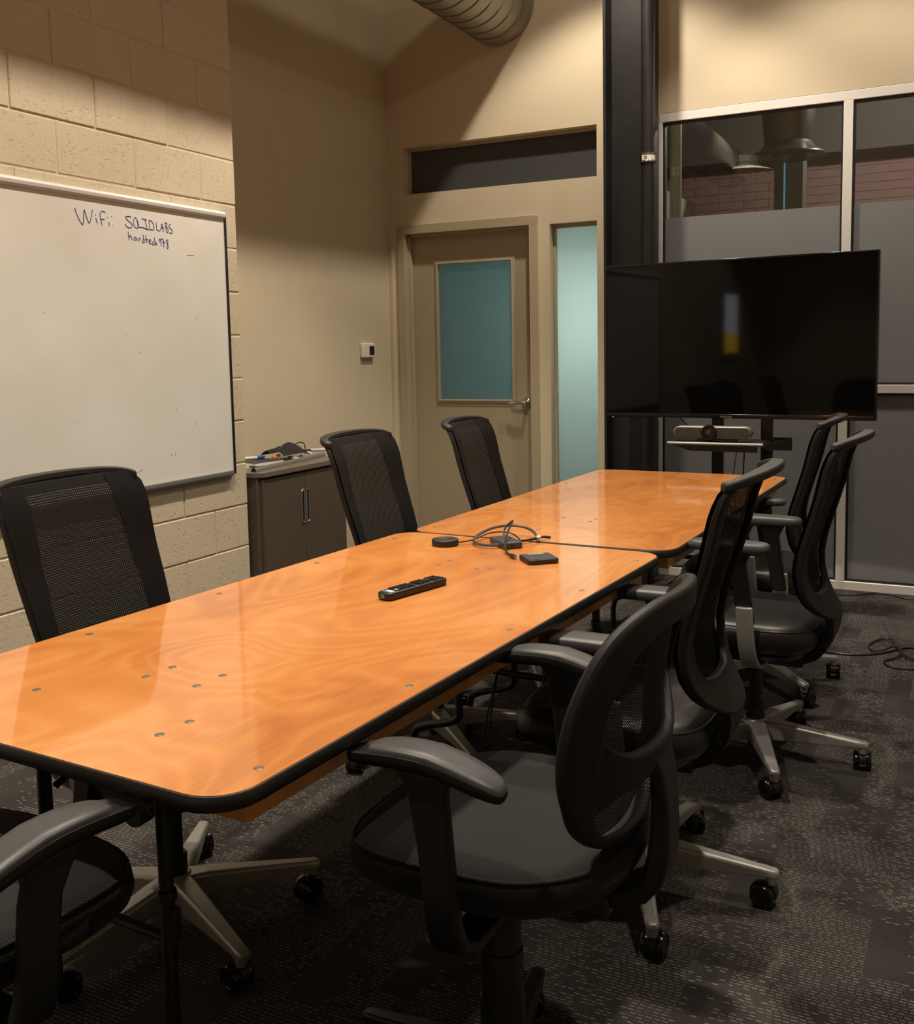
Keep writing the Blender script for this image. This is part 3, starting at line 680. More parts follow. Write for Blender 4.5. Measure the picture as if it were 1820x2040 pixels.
def marker(x, y, z, rz, colr, label, capc=None, tilt=0):
    e = empty('marker_pen', (x, y, z), rz, label, 'marker', 'whiteboard markers on the cabinet'); e.rotation_euler = (0, tilt, rz)
    mm = pm('marker ' + label[:8], colr, 0.4)
    ob('barrel', MB().lathe([(0.006, -0.065), (0.0085, -0.062), (0.0085, 0.02), (0.0075, 0.022)], 14, (0, 0, 0), 'x'), M['white'] if capc is None else mm, e, smooth=True)
    ob('cap', MB().lathe([(0.0092, 0.018), (0.0092, 0.058), (0.006, 0.064), (0.0, 0.064)], 14, (0, 0, 0), 'x'), mm, e, smooth=True)
marker(-3.36, 4.27, t0+0.031, 1.2, (0.02, 0.09, 0.42), 'blue marker lying on the notebook on the cabinet')
marker(-3.25, 4.47, t0+0.012, 2.6, (0.01, 0.25, 0.08), 'green marker in front of the black pouch')
marker(-3.235, 4.53, t0+0.012, 2.3, (0.03, 0.12, 0.45), 'dark blue marker beside the green one under the black pouch', 1)
marker(-3.25, 4.60, t0+0.030, 2.5, (0.75, 0.04, 0.16), 'pink marker poking out of the black pouch')
marker(-3.26, 4.68, t0+0.035, 0.6, (0.6, 0.55, 0.6), 'white marker at the far end of the black pouch', 1)
marker(-3.30, 4.385, t0+0.028, -1.2, (0.85, 0.16, 0.03), 'orange marker poking out of the near end of the black pouch')
pc = empty('mesh_pouch', (-3.315, 4.50, t0+0.026), 0.0, 'crumpled black pen pouch with a loose strap on the cabinet top', 'pouch')
def pf(u, v):
    x = (u-0.5)*0.15; y = (v-0.5)*0.27
    z = 0.050*max(0, math.sin(PI*u))**0.6*(0.35+0.65*max(0, math.sin(PI*v*0.8+0.4))**2) + 0.012*math.sin(9*u+5*v)*math.sin(PI*u) + 0.008
    return (x, y, z)
ob('pouch_body', MB().grid(pf, 14, 18), M['seatfab'], pc, smooth=True, ang=80)
ob('strap', MB().tube(smoothpath([(0.0, -0.12, 0.03), (0.0, -0.07, 0.055), (0.0, -0.05, 0.035), (0.02, 0.03, 0.045), (0.02, 0.08, 0.062), (0.03, 0.125, 0.055), (0.03, 0.13, 0.02)]), 0.003, 6), M['cable'], pc, smooth=True)

# ================================================================== TABLES
def rounded(x0, x1, y0, y1, r, n=7, off=0):
    x0 -= off; x1 += off; y0 -= off; y1 += off; r += off; P = []
    for (cx, cy, a0) in ((x1-r, y0+r, -PI/2), (x1-r, y1-r, 0), (x0+r, y1-r, PI/2), (x0+r, y0+r, PI)):
        for k in range(n+1):
            a = a0 + PI/2*k/n; P.append((cx + r*math.cos(a), cy + r*math.sin(a)))
    return P
TW, TL, TH = 0.914, 1.878, 0.762
def make_table(nr, ph, label, screws):
    t = empty('folding_table', (nr[0], nr[1], 0), ph, label, 'table', 'long plywood folding tables')
    # local frame: x from -TW (left edge) to 0, y from 0 to TL
    P0 = rounded(-TW, 0, 0, TL, 0.072)
    ob('tabletop', MB().prism(P0, TH-0.018, TH), M['ply'], t)
    A = rounded(-TW, 0, 0, TL, 0.072, off=0.0002)
    rim = MB(); sec = [(0.0002, TH-0.0006), (0.0035, TH-0.001), (0.0065, TH-0.006), (0.0075, TH-0.012), (0.0065, TH-0.019), (0.0035, TH-0.0245), (-0.004, TH-0.026), (-0.004, TH-0.0185)]
    base = 0
    rings = [rounded(-TW, 0, 0, TL, 0.072, off=o_) for o_, z in sec]; N = len(rings[0])
    vs = [(x, y, sec[i][1]) for i, R_ in enumerate(rings) for (x, y) in R_]
    fs = [(i*N+k, i*N+(k+1) % N, ((i+1) % len(sec))*N+(k+1) % N, ((i+1) % len(sec))*N+k) for i in range(len(sec)) for k in range(N)]
    ob('rubber_edge', rim.add(vs, fs), M['rubber'], t, smooth=True)
    za, zb_ = TH-0.018-0.055, TH-0.018
    i_ = 0.035
    for (a, b_, c, d_) in ((-i_-0.022, -i_, 0.085, TL-0.085), (-TW+i_, -TW+i_+0.022, 0.085, TL-0.085), (-TW+i_+0.022, -i_-0.022, 0.085, 0.107), (-TW+i_+0.022, -i_-0.022, TL-0.107, TL-0.085)):
        ob('apron', MB().box(a, b_, c, d_, za, zb_), M['apron'], t, bevel=0.002)
    # wishbone legs at both ends
    cxm = -TW/2
    for (yl, fold) in ((0.175, 1), (TL-0.175, -1)):
        lm = MB(); rr = 0.0130
        for s_ in (-1, 1):
            lm.tube(smoothpath([(cxm+s_*0.150, yl, TH-0.03), (cxm+s_*0.152, yl, 0.40), (cxm+s_*0.152, yl, 0.25), (cxm+s_*0.152, yl, 0.20), (cxm+s_*0.29, yl, 0.165), (cxm+s_*0.33, yl, 0.14), (cxm+s_*0.33, yl, 0.005)], 3), rr, 12)
        lm.tube([(cxm-0.15, yl, 0.385), (cxm+0.15, yl, 0.385)], 0.010, 10)
        lm.box(cxm-0.24, cxm+0.24, yl-0.02, yl+0.02, TH-0.040, TH-0.018)
        lg = ob('leg_frame', lm, M['steelblk'], t, smooth=True)
        br = MB()
        for s_ in (-1, 1): br.tube([(cxm+s_*0.12, yl, 0.60), (cxm+s_*0.12, yl+fold*0.30, TH-0.03)], 0.007, 8)
        br.box(cxm-0.14, cxm+0.14, yl+fold*0.30-0.015, yl+fold*0.30+0.015, TH-0.034, TH-0.018)
        ob('brace', br, M['steelblk'], lg, smooth=True)
        ob('lock_tab', MB().box(cxm+0.160, cxm+0.176, yl-0.008, yl+0.008, 0.385, 0.445), M['black'], lg, bevel=0.003)
        for s_ in (-1, 1): ob('locking_collar', MB().lathe([(0.0130, 0.452), (0.0165, 0.455), (0.0165, 0.472), (0.0130, 0.475)], 14, (cxm+s_*0.152, yl, 0)), M['black'], lg, smooth=True)
    ca, sa = math.cos(-ph), math.sin(-ph); first = None
    for (wx, wy) in screws:
        dx, dy = wx-nr[0], wy-nr[1]; lx, ly = dx*ca - dy*sa, dx*sa + dy*ca
        if first is None:
            first = ob('screw', MB().lathe([(0.0082, -0.0004), (0.0082, 0.0006), (0.0070, 0.0010), (0.0016, 0.0006), (0.0, 0.0005)], 14), M['screw'], t, loc=(lx, ly, TH)); continue
        o = first.copy(); C.objects.link(o); o.parent = t; o.location = (lx, ly, TH)
    return t
M['screw'] = pm('dull steel screw head', (0.27, 0.24, 0.19), 0.38, metal=0.7)
S1 = [(-1.731,1.595),(-1.533,1.279),(-1.398,1.42),(-1.392,1.487),(-1.264,1.485),(-1.27,1.418),(-1.156,1.269),(-1.161,1.203),(-0.929,1.163),(-0.904,1.578),(-0.884,1.993),(-0.862,2.394),(-0.84,2.792),(-1.292,2.723),(-1.339,2.595),(-1.34,2.527),(-1.219,2.525),(-1.182,2.533),(-1.67,2.84),(-1.71,2.01),(-1.69,2.42)]
t1 = make_table((-0.8984, 1.0438), -0.0552, 'near orange plywood folding table with black rubber edge and the remote control on it', S1)
S2 = [(-1.649,3.08),(-0.817,3.042),(-0.803,3.439),(-1.047,3.164),(-1.292,3.16),(-1.30,3.36),(-1.18,3.37),(-1.18,3.43),(-1.30,3.42),(-1.63,3.47),(-0.79,3.85),(-1.62,3.87),(-0.78,4.26),(-1.61,4.28),(-0.77,4.70),(-1.60,4.72),(-1.28,4.40),(-1.16,4.40),(-1.16,4.46),(-1.28,4.46)]
t2 = make_table((-0.780, 2.9556), -0.0263, 'far orange plywood folding table reaching towards the television', S2)

# ================================================================== MESH TASK CHAIRS (type A)
EDGE = [(0.48,-0.235),(0.50,-0.222),(0.55,-0.182),(0.60,-0.160),(0.66,-0.150),(0.72,-0.155),(0.80,-0.180),(0.90,-0.212),(1.00,-0.236),(1.045,-0.252),(1.075,-0.272),(1.09,-0.285)]
def edge_x(z): return lerp_tab(EDGE, z)
HW = [(0.505,0.0),(0.507,0.06),(0.52,0.11),(0.55,0.155),(0.60,0.188),(0.68,0.205),(0.80,0.214),(0.95,0.222),(1.03,0.227),(1.06,0.224),(1.08,0.210)]
def back_pt(w_, z, dx=0.0):
    q = min(1.0, abs(w_)/0.225)
    return Vector((edge_x(z) - 0.030*(1-q*q) + dx, w_, z))
def leg_mesh(r0=0.028, r1=0.335):
    mb = MB(); st_ = [(r0, 0.030, 0.132, 0.070), (0.08, 0.026, 0.130, 0.072), (0.18, 0.0215, 0.118, 0.076), (r1-0.02, 0.016, 0.101, 0.080), (r1+0.008, 0.0155, 0.098, 0.080), (r1+0.018, 0.010, 0.094, 0.082)]
    V = []
    for (x, hw, zt, zb_) in st_:
        V += [(x, -hw, zb_), (x, hw, zb_), (x, hw, zt-0.006), (x, hw*0.72, zt), (x, -hw*0.72, zt), (x, -hw, zt-0.006)]
    F_ = []
    for i in range(len(st_)-1):
        for k in range(6):
            l = (k+1) % 6; F_.append((6*i+k, 6*i+l, 6*i+6+l, 6*i+6+k))
    F_ += [(5,4,3,2,1,0), tuple(6*(len(st_)-1)+k for k in range(6))]
    mb.add(V, F_).lathe([(0.0125, 0.058), (0.0145, 0.082), (0.0145, 0.09)], 12, (r1, 0, 0))
    return mb
def add_base(root, mat, ang, colmat, top, RL=0.335, off=(0, 0)):
    before = set(bpy.data.objects)
    add_base_(root, mat, ang, colmat, top, RL)
    for o in kids(root):
        if o not in before: o.location.x += off[0]; o.location.y += off[1]
def add_base_(root, mat, ang, colmat, top, RL):
    ob('base_hub', MB().lathe([(0.030, 0.062), (0.040, 0.068), (0.044, 0.10), (0.040, 0.130), (0.033, 0.137), (0.0, 0.137)], 24), mat, root, smooth=True)
    ob('gas_lift', MB().lathe([(0.0, 0.04), (0.024, 0.04), (0.024, 0.137), (0.030, 0.138), (0.030, 0.182), (0.027, 0.186), (0.0215, 0.187), (0.0215, 0.30), (0.0145, 0.302), (0.0145, top), (0.0, top)], 20), colmat, root, smooth=True)
    lg = None; cs_ = None
    for k in range(5):
        a = ang + 2*PI*k/5
        if lg is None: lg = ob('leg', leg_mesh(0.028, RL), mat, root, bevel=0.0025, rz=a)
        else:
            o = lg.copy(); C.objects.link(o); o.parent = root; o.rotation_euler = (0, 0, a)
        sw = RND.uniform(0, 2*PI)
        px_, py_ = RL*math.cos(a), RL*math.sin(a)
        if cs_ is None:
            cs_ = ob('caster', MB().lathe([(0.006, 0.03), (0.008, 0.058), (0.008, 0.062)], 10, (0, 0, 0))
                     .prism([(0.006+0.033*math.cos(t*PI/10), 0.034+0.031*math.sin(t*PI/10)) for t in range(-1, 12)], -0.010, 0.010, fn=lambda x, z, y: (x+0.012, y, z)), M['black'], root, loc=(px_, py_, 0), rz=sw, smooth=True)
            wh = ob('wheel', MB().lathe([(0.0, 0.0105), (0.027, 0.0105), (0.030, 0.013), (0.030, 0.022), (0.027, 0.0265), (0.020, 0.027), (0.018, 0.025), (0.0, 0.025)], 24, (0.018, 0, 0.0302), 'y'), M['gloss'], cs_, smooth=True)
            wh2 = wh.copy(); C.objects.link(wh2); wh2.parent = cs_; wh2.scale = (1, -1, 1)
        else:
            o = cs_.copy(); C.objects.link(o); o.parent = root; o.location = (px_, py_, 0); o.rotation_euler = (0, 0, sw)
            for c_ in (wh, wh2):
                q = c_.copy(); C.objects.link(q); q.parent = o

def make_chair_a(loc, rot, base_ang, label, arm_dz=0.0, tall=0.0, group='mesh-backed task chairs around the tables'):
    root = empty('task_chair', (loc[0], loc[1], 0), rot, label, 'chair', group)
    add_base(root, M['castalu'], base_ang - rot, M['black'], 0.40)
    if 'A' in PROTO:
        for src in PROTO['A']:
            o = src.copy(); C.objects.link(o); o.parent = root
            if src.name.startswith(('arm_pad', 'arm_post')): o.location.z += arm_dz - src.get('dz', 0)
            for c_ in kids(src):
                if c_.name.startswith(('stitch', 'knob', 'side_band')):
                    q = c_.copy(); C.objects.link(q); q.parent = o
        return root
    P = []
    # seat cushion
    seat = ob('seat', MB().pad(0.245, 0.252, [(0.405, 0.80), (0.412, 0.93), (0.43, 0.985), (0.452, 1.0), (0.474, 0.985), (0.488, 0.955), (0.494, 0.93), (0.502, 0.86), (0.507, 0.6), (0.508, 0.25)], 3.4, 48, (0.03, 0, 0), lambda x, y: -0.012*max(0, (x-0.05)/0.2)**2 + 0.012*(y/0.25)**2), M['leather'], root, smooth=True, ang=80)
    P.append(seat)
    stl = [(0.03+0.245*0.965*math.copysign(abs(math.cos(t*PI/24))**(2/3.4), math.cos(t*PI/24)), 0.252*0.965*math.copysign(abs(math.sin(t*PI/24))**(2/3.4), math.sin(t*PI/24))) for t in range(48)]
    ob('stitch', MB().tube([(x, y, 0.4855 - 0.012*max(0, (x-0.03-0.05)/0.2)**2 + 0.012*(y/0.25)**2) for x, y in stl], 0.0028, 6, closed=True), M['leather'], seat, smooth=True)
    P.append(ob('seat_pan', MB().pad(0.205, 0.215, [(0.385, 0.8), (0.388, 0.92), (0.408, 0.98)], 3.5, 40, (0.02, 0, 0)), M['black'], root, smooth=True))
    mech = ob('tilt_mechanism', MB().box(-0.16, 0.10, -0.055, 0.055, 0.335, 0.392).box(-0.02, 0.03, -0.13, 0.13, 0.362, 0.388), M['black'], root, bevel=0.012, seg=3); P.append(mech)
    ob('knob', MB().lathe([(0.0, -0.195), (0.024, -0.195), (0.027, -0.190), (0.027, -0.150), (0.022, -0.145), (0.012, -0.143), (0.012, -0.05)], 20, (0.06, 0, 0.372), 'y'), M['black'], mech, smooth=True)
    # ring frame of the back
    zs = [1.078, 1.066, 1.04, 1.00, 0.96, 0.92, 0.86, 0.80, 0.74, 0.68, 0.63, 0.59, 0.56, 0.54, 0.525, 0.515, 0.510]
    def hw(z): return lerp_tab(HW, z)
    outl = [(-hw(z), z) for z in zs] + [(-0.05, 0.506), (0, 0.505), (0.05, 0.506)] + [(hw(z), z) for z in reversed(zs)]
    inn = []
    n_ = len(outl)
    for i, (w_, z) in enumerate(outl):
        t = lerp_tab([(0.50, 0.085), (0.56, 0.065), (0.66, 0.044), (0.80, 0.036), (1.05, 0.030)], z)
        # inward direction in the (w, z) plane
        a = outl[max(0, i-1)]; b_ = outl[min(n_-1, i+1)]
        tx, tz = b_[0]-a[0], b_[1]-a[1]; ll = math.hypot(tx, tz) or 1
        nx, nz = -tz/ll, tx/ll
        if nx*(-w_) + nz*(0.78-z) < 0: nx, nz = -nx, -nz
        inn.append((w_+nx*t, z+nz*t))
    fr = MB()
    Lp = [back_pt(w_, z) for w_, z in outl]; Rp = [back_pt(w_, z) for w_, z in inn]
    fr.strip(Lp, Rp, (-1, 0, 0.12), 0.021)
    fr.strip([back_pt(w_, 1.080) for w_ in (-0.208, -0.15, -0.07, 0, 0.07, 0.15, 0.208)], [back_pt(w_, 1.055) for w_ in (-0.215, -0.15, -0.07, 0, 0.07, 0.15, 0.215)], (-1, 0, 0.1), 0.014)
    P.append(ob('back_frame', fr, M['blackframe'], root, bevel=0.005, seg=2, ang=50))
    # looped handle behind the top
    lp_o, lp_i = [], []
    for k in range(25):
        u = -1 + 2*k/24; y = 0.228*math.sin(u*PI/2)
        q = math.cos(u*PI/2)
        lp_o.append((-0.268 - 0.080*q**0.8, y*1.0, 1.076 + 0.022*q**0.7))
        wd = 0.014 + 0.022*q
        lp_i.append((-0.268 - 0.080*q**0.8 + wd, y*(0.93 - 0.02*q), 1.078 + 0.023*q**0.7))
    P.append(ob('top_loop', MB().strip(lp_o, lp_i, (0.1, 0, -1), 0.020), M['blackframe'], root, bevel=0.005, ang=50))
    # mesh panel
    def net(u, v):
        z = 0.535 + (1.081-0.535)*v; h_ = max(0.02, hw(z) - 0.0005); w_ = -h_ + 2*h_*u
        p = back_pt(w_, z, 0.004); return p
    P.append(ob('mesh_panel', MB().grid(net, 20, 26), M['net'], root, smooth=True, ang=80))
    def bandf(s_):
        def f(u, v):
            z = 0.56 + (1.080-0.56)*v; h_ = hw(z) + 0.001; wi = lerp_tab([(0.56, 0.10), (0.75, 0.150), (1.08, 0.130)], z)
            return back_pt(s_*(wi + (h_-wi)*u), z, 0.0065)
        return f
    for s_ in (-1, 1): ob('side_band', MB().grid(bandf(s_), 5, 20), M['netband'], P[-1], smooth=True, ang=80)
    # spine: wide band from the ring bottom hooking under the seat
    sp = [(-0.200, 0.580, 0.060), (-0.212, 0.56, 0.075), (-0.226, 0.53, 0.084), (-0.230, 0.50, 0.084), (-0.222, 0.46, 0.072), (-0.208, 0.425, 0.064), (-0.185, 0.395, 0.056), (-0.15, 0.378, 0.05), (-0.09, 0.372, 0.048)]
    L_, R_, N_ = [], [], []
    for i, (x, z, h_) in enumerate(sp):
        a = sp[max(0, i-1)]; b_ = sp[min(len(sp)-1, i+1)]; t = Vector((b_[0]-a[0], 0, b_[1]-a[1])).normalized(); nn = Vector((t.z, 0, -t.x))
        L_.append((x, -h_, z)); R_.append((x, h_, z)); N_.append(tuple(nn))
    P.append(ob('spine', MB().strip(L_, R_, N_, [0.004, 0.012, 0.020, 0.028, 0.030, 0.030, 0.030, 0.030, 0.030]), M['blackframe'], root, bevel=0.008, seg=3, ang=60))
    # arms
    for s_ in (-1, 1):
        pad_ = ob('arm_pad', MB().pad(0.125, 0.043, [(0.0, 0.90), (0.003, 0.97), (0.013, 1.0), (0.023, 0.97), (0.027, 0.90), (0.028, 0.5)], 3.6, 36, (0.03, s_*0.255, 0.682), lambda x, y: -0.05*(x-0.0)**2*4*0.5), M['armpad'], root, smooth=True, ang=70)
        post_ = ob('arm_post', MB().strip([(0.045, s_*0.245-0.02, 0.684), (0.03, s_*0.245-0.017, 0.64), (0.0, s_*0.245-0.017, 0.45)], [(0.045, s_*0.245+0.02, 0.684), (0.03, s_*0.245+0.017, 0.64), (0.0, s_*0.245+0.017, 0.45)], (-1, 0, 0), [0.085, 0.050, 0.048]), M['armblack'], root, bevel=0.006, seg=3)
        bp_ = [(-0.022, 0.262, 0.575), (-0.026, 0.263, 0.50), (-0.030, 0.258, 0.45), (-0.034, 0.240, 0.405), (-0.036, 0.205, 0.380), (-0.036, 0.15, 0.372), (-0.036, 0.08, 0.370)]
        bp_ = smoothpath([(x, s_*y, z) for x, y, z in bp_], 1); N_ = []
        for i in range(len(bp_)):
            t = (bp_[min(len(bp_)-1, i+1)] - bp_[max(0, i-1)]).normalized(); N_.append(tuple(Vector((1, 0, 0)).cross(t) * 1.0))
        br_ = ob('arm_bracket', MB().strip([(p[0]-0.026, p[1], p[2]) for p in bp_], [(p[0]+0.026, p[1], p[2]) for p in bp_], N_, 0.016), M['castalu'], root, bevel=0.004, seg=2)
        for q in (pad_, post_): q['dz'] = arm_dz; q.location.z += arm_dz
        P += [pad_, post_, br_]
    PROTO['A'] = P
    return root
PROTO = {}
ARM_L = -0.05
LG = 'mesh-backed task chairs along the whiteboard side'
RG = 'mesh-backed task chairs along the right side'
make_chair_a((-1.675, 1.765), 0.03, math.radians(-24), 'mesh-backed black task chair nearest the camera on the whiteboard side, see-through back', ARM_L, group=LG)
make_chair_a((-1.635, 3.03), 0.05, math.radians(30), 'mesh-backed black task chair in front of the grey-brown cabinet', ARM_L, group=LG)
make_chair_a((-1.56, 3.76), 0.10, math.radians(10), 'mesh-backed black task chair standing in front of the door', ARM_L, group=LG)
make_chair_a((-0.73, 2.42), PI, math.radians(5), 'mesh-backed black task chair directly behind the near round-backed chair on the right', 0.005, group=RG)
make_chair_a((-0.605, 3.375), PI-0.04, math.radians(2), 'mesh-backed black task chair with raised silver-bracket arm, rightmost of the right row', 0.065, group=RG)
make_chair_a((-0.76, 4.15), PI+0.03, math.radians(-45), 'mesh-backed black task chair farthest away on the right row, nearest the television', 0.012, group=RG)

# ================================================================== ROUND-BACKED OFFICE CHAIRS (type B)
def make_chair_b(loc, rot, base_ang, label, lift=0.0, arm_dz=0.0, boff=(0, 0)):
    root = empty('office_chair', (loc[0], loc[1], 0), rot, label, 'chair', 'round-backed office chairs with curved arm rests')
    add_base(root, M['black'], base_ang - rot, M['black'], 0.43+lift, 0.30, boff)
    ob('lift_shroud', MB().lathe([(0.040, 0.14), (0.040, 0.24), (0.0375, 0.242), (0.0375, 0.33), (0.034, 0.332), (0.034, 0.43+lift)], 24, (boff[0], boff[1], 0)), M['black'], root, smooth=True)
    up = empty('seat_assembly', (0, 0, 0)) if False else None
    Z = lift
    def o_(*a, **k):
        q = ob(*a, **k); q.location.z += Z + (0.050 if a[0] in ('seat', 'tilt_mechanism') else 0); return q
    def bend(x, y): return -0.020*max(0, (x-0.04)/0.2)**2*1.0 + 0.010*(y/0.25)**2 + 0.010*max(0, (-x-0.12)/0.12)
    seat = o_('seat', MB().pad(0.262, 0.262, [(0.398, 0.55), (0.400, 0.80), (0.407, 0.91), (0.422, 0.975), (0.442, 1.0), (0.463, 0.99), (0.474, 0.965)], 2.7, 56, (0.02, 0, 0), bend), M['seatfab'], root, smooth=True, ang=80)
    seat2 = ob('seat_top_panel', MB().pad(0.262, 0.262, [(0.4735, 0.962), (0.481, 0.93), (0.488, 0.86), (0.494, 0.6), (0.495, 0.25)], 2.7, 56, (0.02, 0, 0), bend), M['seatfab'], seat, smooth=True, ang=80)
    ob('piping', MB().tube([(0.02+0.262*0.968*math.copysign(abs(math.cos(t*PI/28))**(2/2.7), math.cos(t*PI/28)), 0.262*0.968*math.copysign(abs(math.sin(t*PI/28))**(2/2.7), math.sin(t*PI/28)),
        0.4745 + bend(0.262*0.968*math.copysign(abs(math.cos(t*PI/28))**(2/2.7), math.cos(t*PI/28)), 0.262*0.968*math.copysign(abs(math.sin(t*PI/28))**(2/2.7), math.sin(t*PI/28)))) for t in range(56)], 0.003, 6, closed=True), M['seatfab'], seat, smooth=True)
    o_('tilt_mechanism', MB().box(-0.20, 0.10, -0.06, 0.06, 0.345, 0.392), M['black'], root, bevel=0.012, seg=3)
    # oval back shell
    def bx(w_, z): return -0.265 + 0.092*(w_/0.245)**2 - 0.150*(z-0.72)*1.0 + 0.030*max(0, (0.66-z)/0.12)
    def bpt(w_, z, dx=0): return Vector((bx(w_, z)+dx, w_, z))
    OW = [(0.985, 0.0), (0.984, 0.07), (0.978, 0.12), (0.960, 0.165), (0.93, 0.200), (0.88, 0.228), (0.81, 0.245), (0.74, 0.247), (0.67, 0.232), (0.615, 0.200), (0.575, 0.155), (0.550, 0.10), (0.541, 0.05), (0.540, 0.0)]
    IW = [(0.935, 0.0), (0.934, 0.06), (0.930, 0.10), (0.918, 0.130), (0.895, 0.155), (0.855, 0.180), (0.805, 0.193), (0.745, 0.193), (0.690, 0.197), (0.640, 0.186), (0.600, 0.156), (0.578, 0.112), (0.568, 0.05), (0.566, 0.0)]
    def loop(T_): return [(-w_, z) for z, w_ in T_] + [(w_, z) for z, w_ in reversed(T_)][1:-1]
    fr = MB()
    ou, iu = loop(OW), loop(IW)
    for _ in range(2):
        ou = [(v.x, v.y) for v in smoothpath([(a, b_, 0) for a, b_ in ou], 1, True)]; iu = [(v.x, v.y) for v in smoothpath([(a, b_, 0) for a, b_ in iu], 1, True)]
    fr.strip([bpt(*p) for p in ou], [bpt(p[0], p[1], -0.004) for p in iu], (-1, 0, 0.0), 0.024, closed=True)
    ws = [i/10 for i in range(-10, 11)]
    fr.strip([bpt(0.215*a, 0.722 + 0.085*a**4) for a in ws], [bpt(0.190*a, 0.668 - 0.035*abs(a)**5) for a in ws], (-1, 0, 0), 0.024)
    o_('back_frame', fr, M['blackframe'], root, bevel=0.007, seg=2, ang=55)
    def net(u, v):
        z = 0.565 + 0.395*v
        h_ = lerp_tab([(z_, w_) for z_, w_ in reversed(OW)], z) - 0.015; w_ = -h_ + 2*h_*u
        return bpt(w_, z, 0.006)
    o_('mesh_panel', MB().grid(net, 22, 22), M['netb'], root, smooth=True, ang=80)
    sp = [(-0.262, 0.708, 0.046), (-0.264, 0.69, 0.046), (-0.267, 0.66, 0.042), (-0.268, 0.61, 0.038), (-0.266, 0.56, 0.038), (-0.262, 0.52, 0.042), (-0.254, 0.485, 0.044), (-0.238, 0.462, 0.044), (-0.21, 0.446, 0.044), (-0.14, 0.440, 0.044)]
    L_, R_, N_ = [], [], []
    for i, (x, z, h_) in enumerate(sp):
        a = sp[max(0, i-1)]; b_ = sp[min(len(sp)-1, i+1)]; t = Vector((b_[0]-a[0], 0, b_[1]-a[1])).normalized(); nn = Vector((t.z, 0, -t.x))
        L_.append((x, -h_, z)); R_.append((x, h_, z)); N_.append(tuple(nn))
    o_('spine', MB().strip(L_, R_, N_, [0.017, 0.021, 0.0265, 0.031, 0.035, 0.037, 0.038, 0.036, 0.034, 0.03]), M['blackframe'], root, bevel=0.010, seg=3, ang=60)
    for s_ in (-1, 1):
        def pb(x, y): return -0.020*((x-0.02)/0.14)**2 - 0.012*max(0, (-x-0.02)/0.1)
        a_ = o_('arm_rest', MB().pad(0.140, 0.038, [(0.0, 0.90), (0.004, 0.98), (0.014, 1.0), (0.020, 0.985)], 3.0, 44, (0.025, s_*0.285, 0.688+arm_dz), pb), M['armblack'], root, smooth=True, ang=70)
        ob('arm_pad', MB().pad(0.120, 0.034, [(0.018, 1.0), (0.024, 0.985), (0.028, 0.93), (0.030, 0.5)], 3.2, 44, (0.005, s_*0.285, 0.688+arm_dz), lambda x, y: pb(x-0.02, y)), M['armpad'], a_, smooth=True, ang=70)
        st_ = [(0.020, 0.285, 0.685+arm_dz, 0.095), (0.012, 0.285, 0.65+arm_dz, 0.068), (0.002, 0.284, 0.60, 0.060), (-0.005, 0.283, 0.53, 0.058), (-0.008, 0.280, 0.475, 0.062), (-0.008, 0.265, 0.436, 0.064), (-0.008, 0.225, 0.418, 0.064), (-0.008, 0.12, 0.415, 0.062)]
        Q = [Vector((x, s_*y, z)) for x, y, z, w_ in st_]; N_ = []
        for i in range(len(Q)):
            t = (Q[min(len(Q)-1, i+1)] - Q[max(0, i-1)]).normalized(); N_.append(tuple(Vector((1, 0, 0)).cross(t) * s_))
        o_('arm_post', MB().strip([(p.x+st_[i][3]/2, p.y, p.z) for i, p in enumerate(Q)], [(p.x-st_[i][3]/2, p.y, p.z) for i, p in enumerate(Q)], N_, 0.026), M['armblack'], root, bevel=0.008, seg=3, ang=60)
    return root
make_chair_b((-0.725, 1.635), PI, math.radians(101), 'round-backed black office chair with an oval open back frame, in the right foreground', 0.0, 0.038, (-0.02, 0.10))
make_chair_b((-1.385, 0.930), PI/2-0.13, math.radians(20), 'round-backed black office chair cut by the bottom left corner, at the near table end', 0.055, -0.022)

# ================================================================== TELEVISION ON ITS STAND
TVY = 5.33
tv = empty('television', (-1.09, TVY, 1.0), -0.058, 'large black flat-screen television on a floor stand in front of the glazed partition', 'television')
hw_, z0_, z1_ = 0.698, -0.008, 0.812
ob('cabinet', MB().box(-hw_, hw_, 0.0, 0.035, z0_, z1_).box(-0.42, 0.42, 0.03, 0.065, 0.03, 0.45), M['gloss'], tv, bevel=0.003)
ob('screen', MB().box(-hw_+0.009, hw_-0.009, -0.0025, 0.002, z0_+0.022, z1_-0.009), M['screen'], tv)
bz = MB(); frame_ring(bz, -hw_, hw_, z0_, z1_, 0.009, -0.006, 0.002); bz.box(-hw_+0.009, hw_-0.009, -0.006, 0.002, z0_, z0_+0.022)
ob('bezel', bz, M['gloss'], tv, bevel=0.0015)
cu_ = bpy.data.curves.new('logo', 'FONT'); cu_.body = 'Hisense'; cu_.size = 0.019; cu_.extrude = 0.0004; cu_.align_x = 'CENTER'
tmp = bpy.data.objects.new('logo_src', cu_); C.objects.link(tmp)
dg = bpy.context.evaluated_depsgraph_get(); me = bpy.data.meshes.new_from_object(tmp.evaluated_get(dg)); bpy.data.objects.remove(tmp)
lo = bpy.data.objects.new('logo', me); C.objects.link(lo); me.materials.append(M['silver']); lo.parent = tv; lo.rotation_euler = (PI/2, 0, 0); lo.location = (-0.03, -0.0068, z0_+0.003)
ob('standby_light', MB().lathe([(0.0, 0), (0.003, 0.0), (0.003, 0.003)], 10, (-0.655, 0.004, z0_-0.003)), emis('red standby light', (1.0, 0.15, 0.08), 2.0), tv)
std = empty('television_stand', (-1.07, 5.42, 0), 0, 'black two-post floor stand holding the television and its shelf', 'stand')
SX = (-1.183, -0.930)
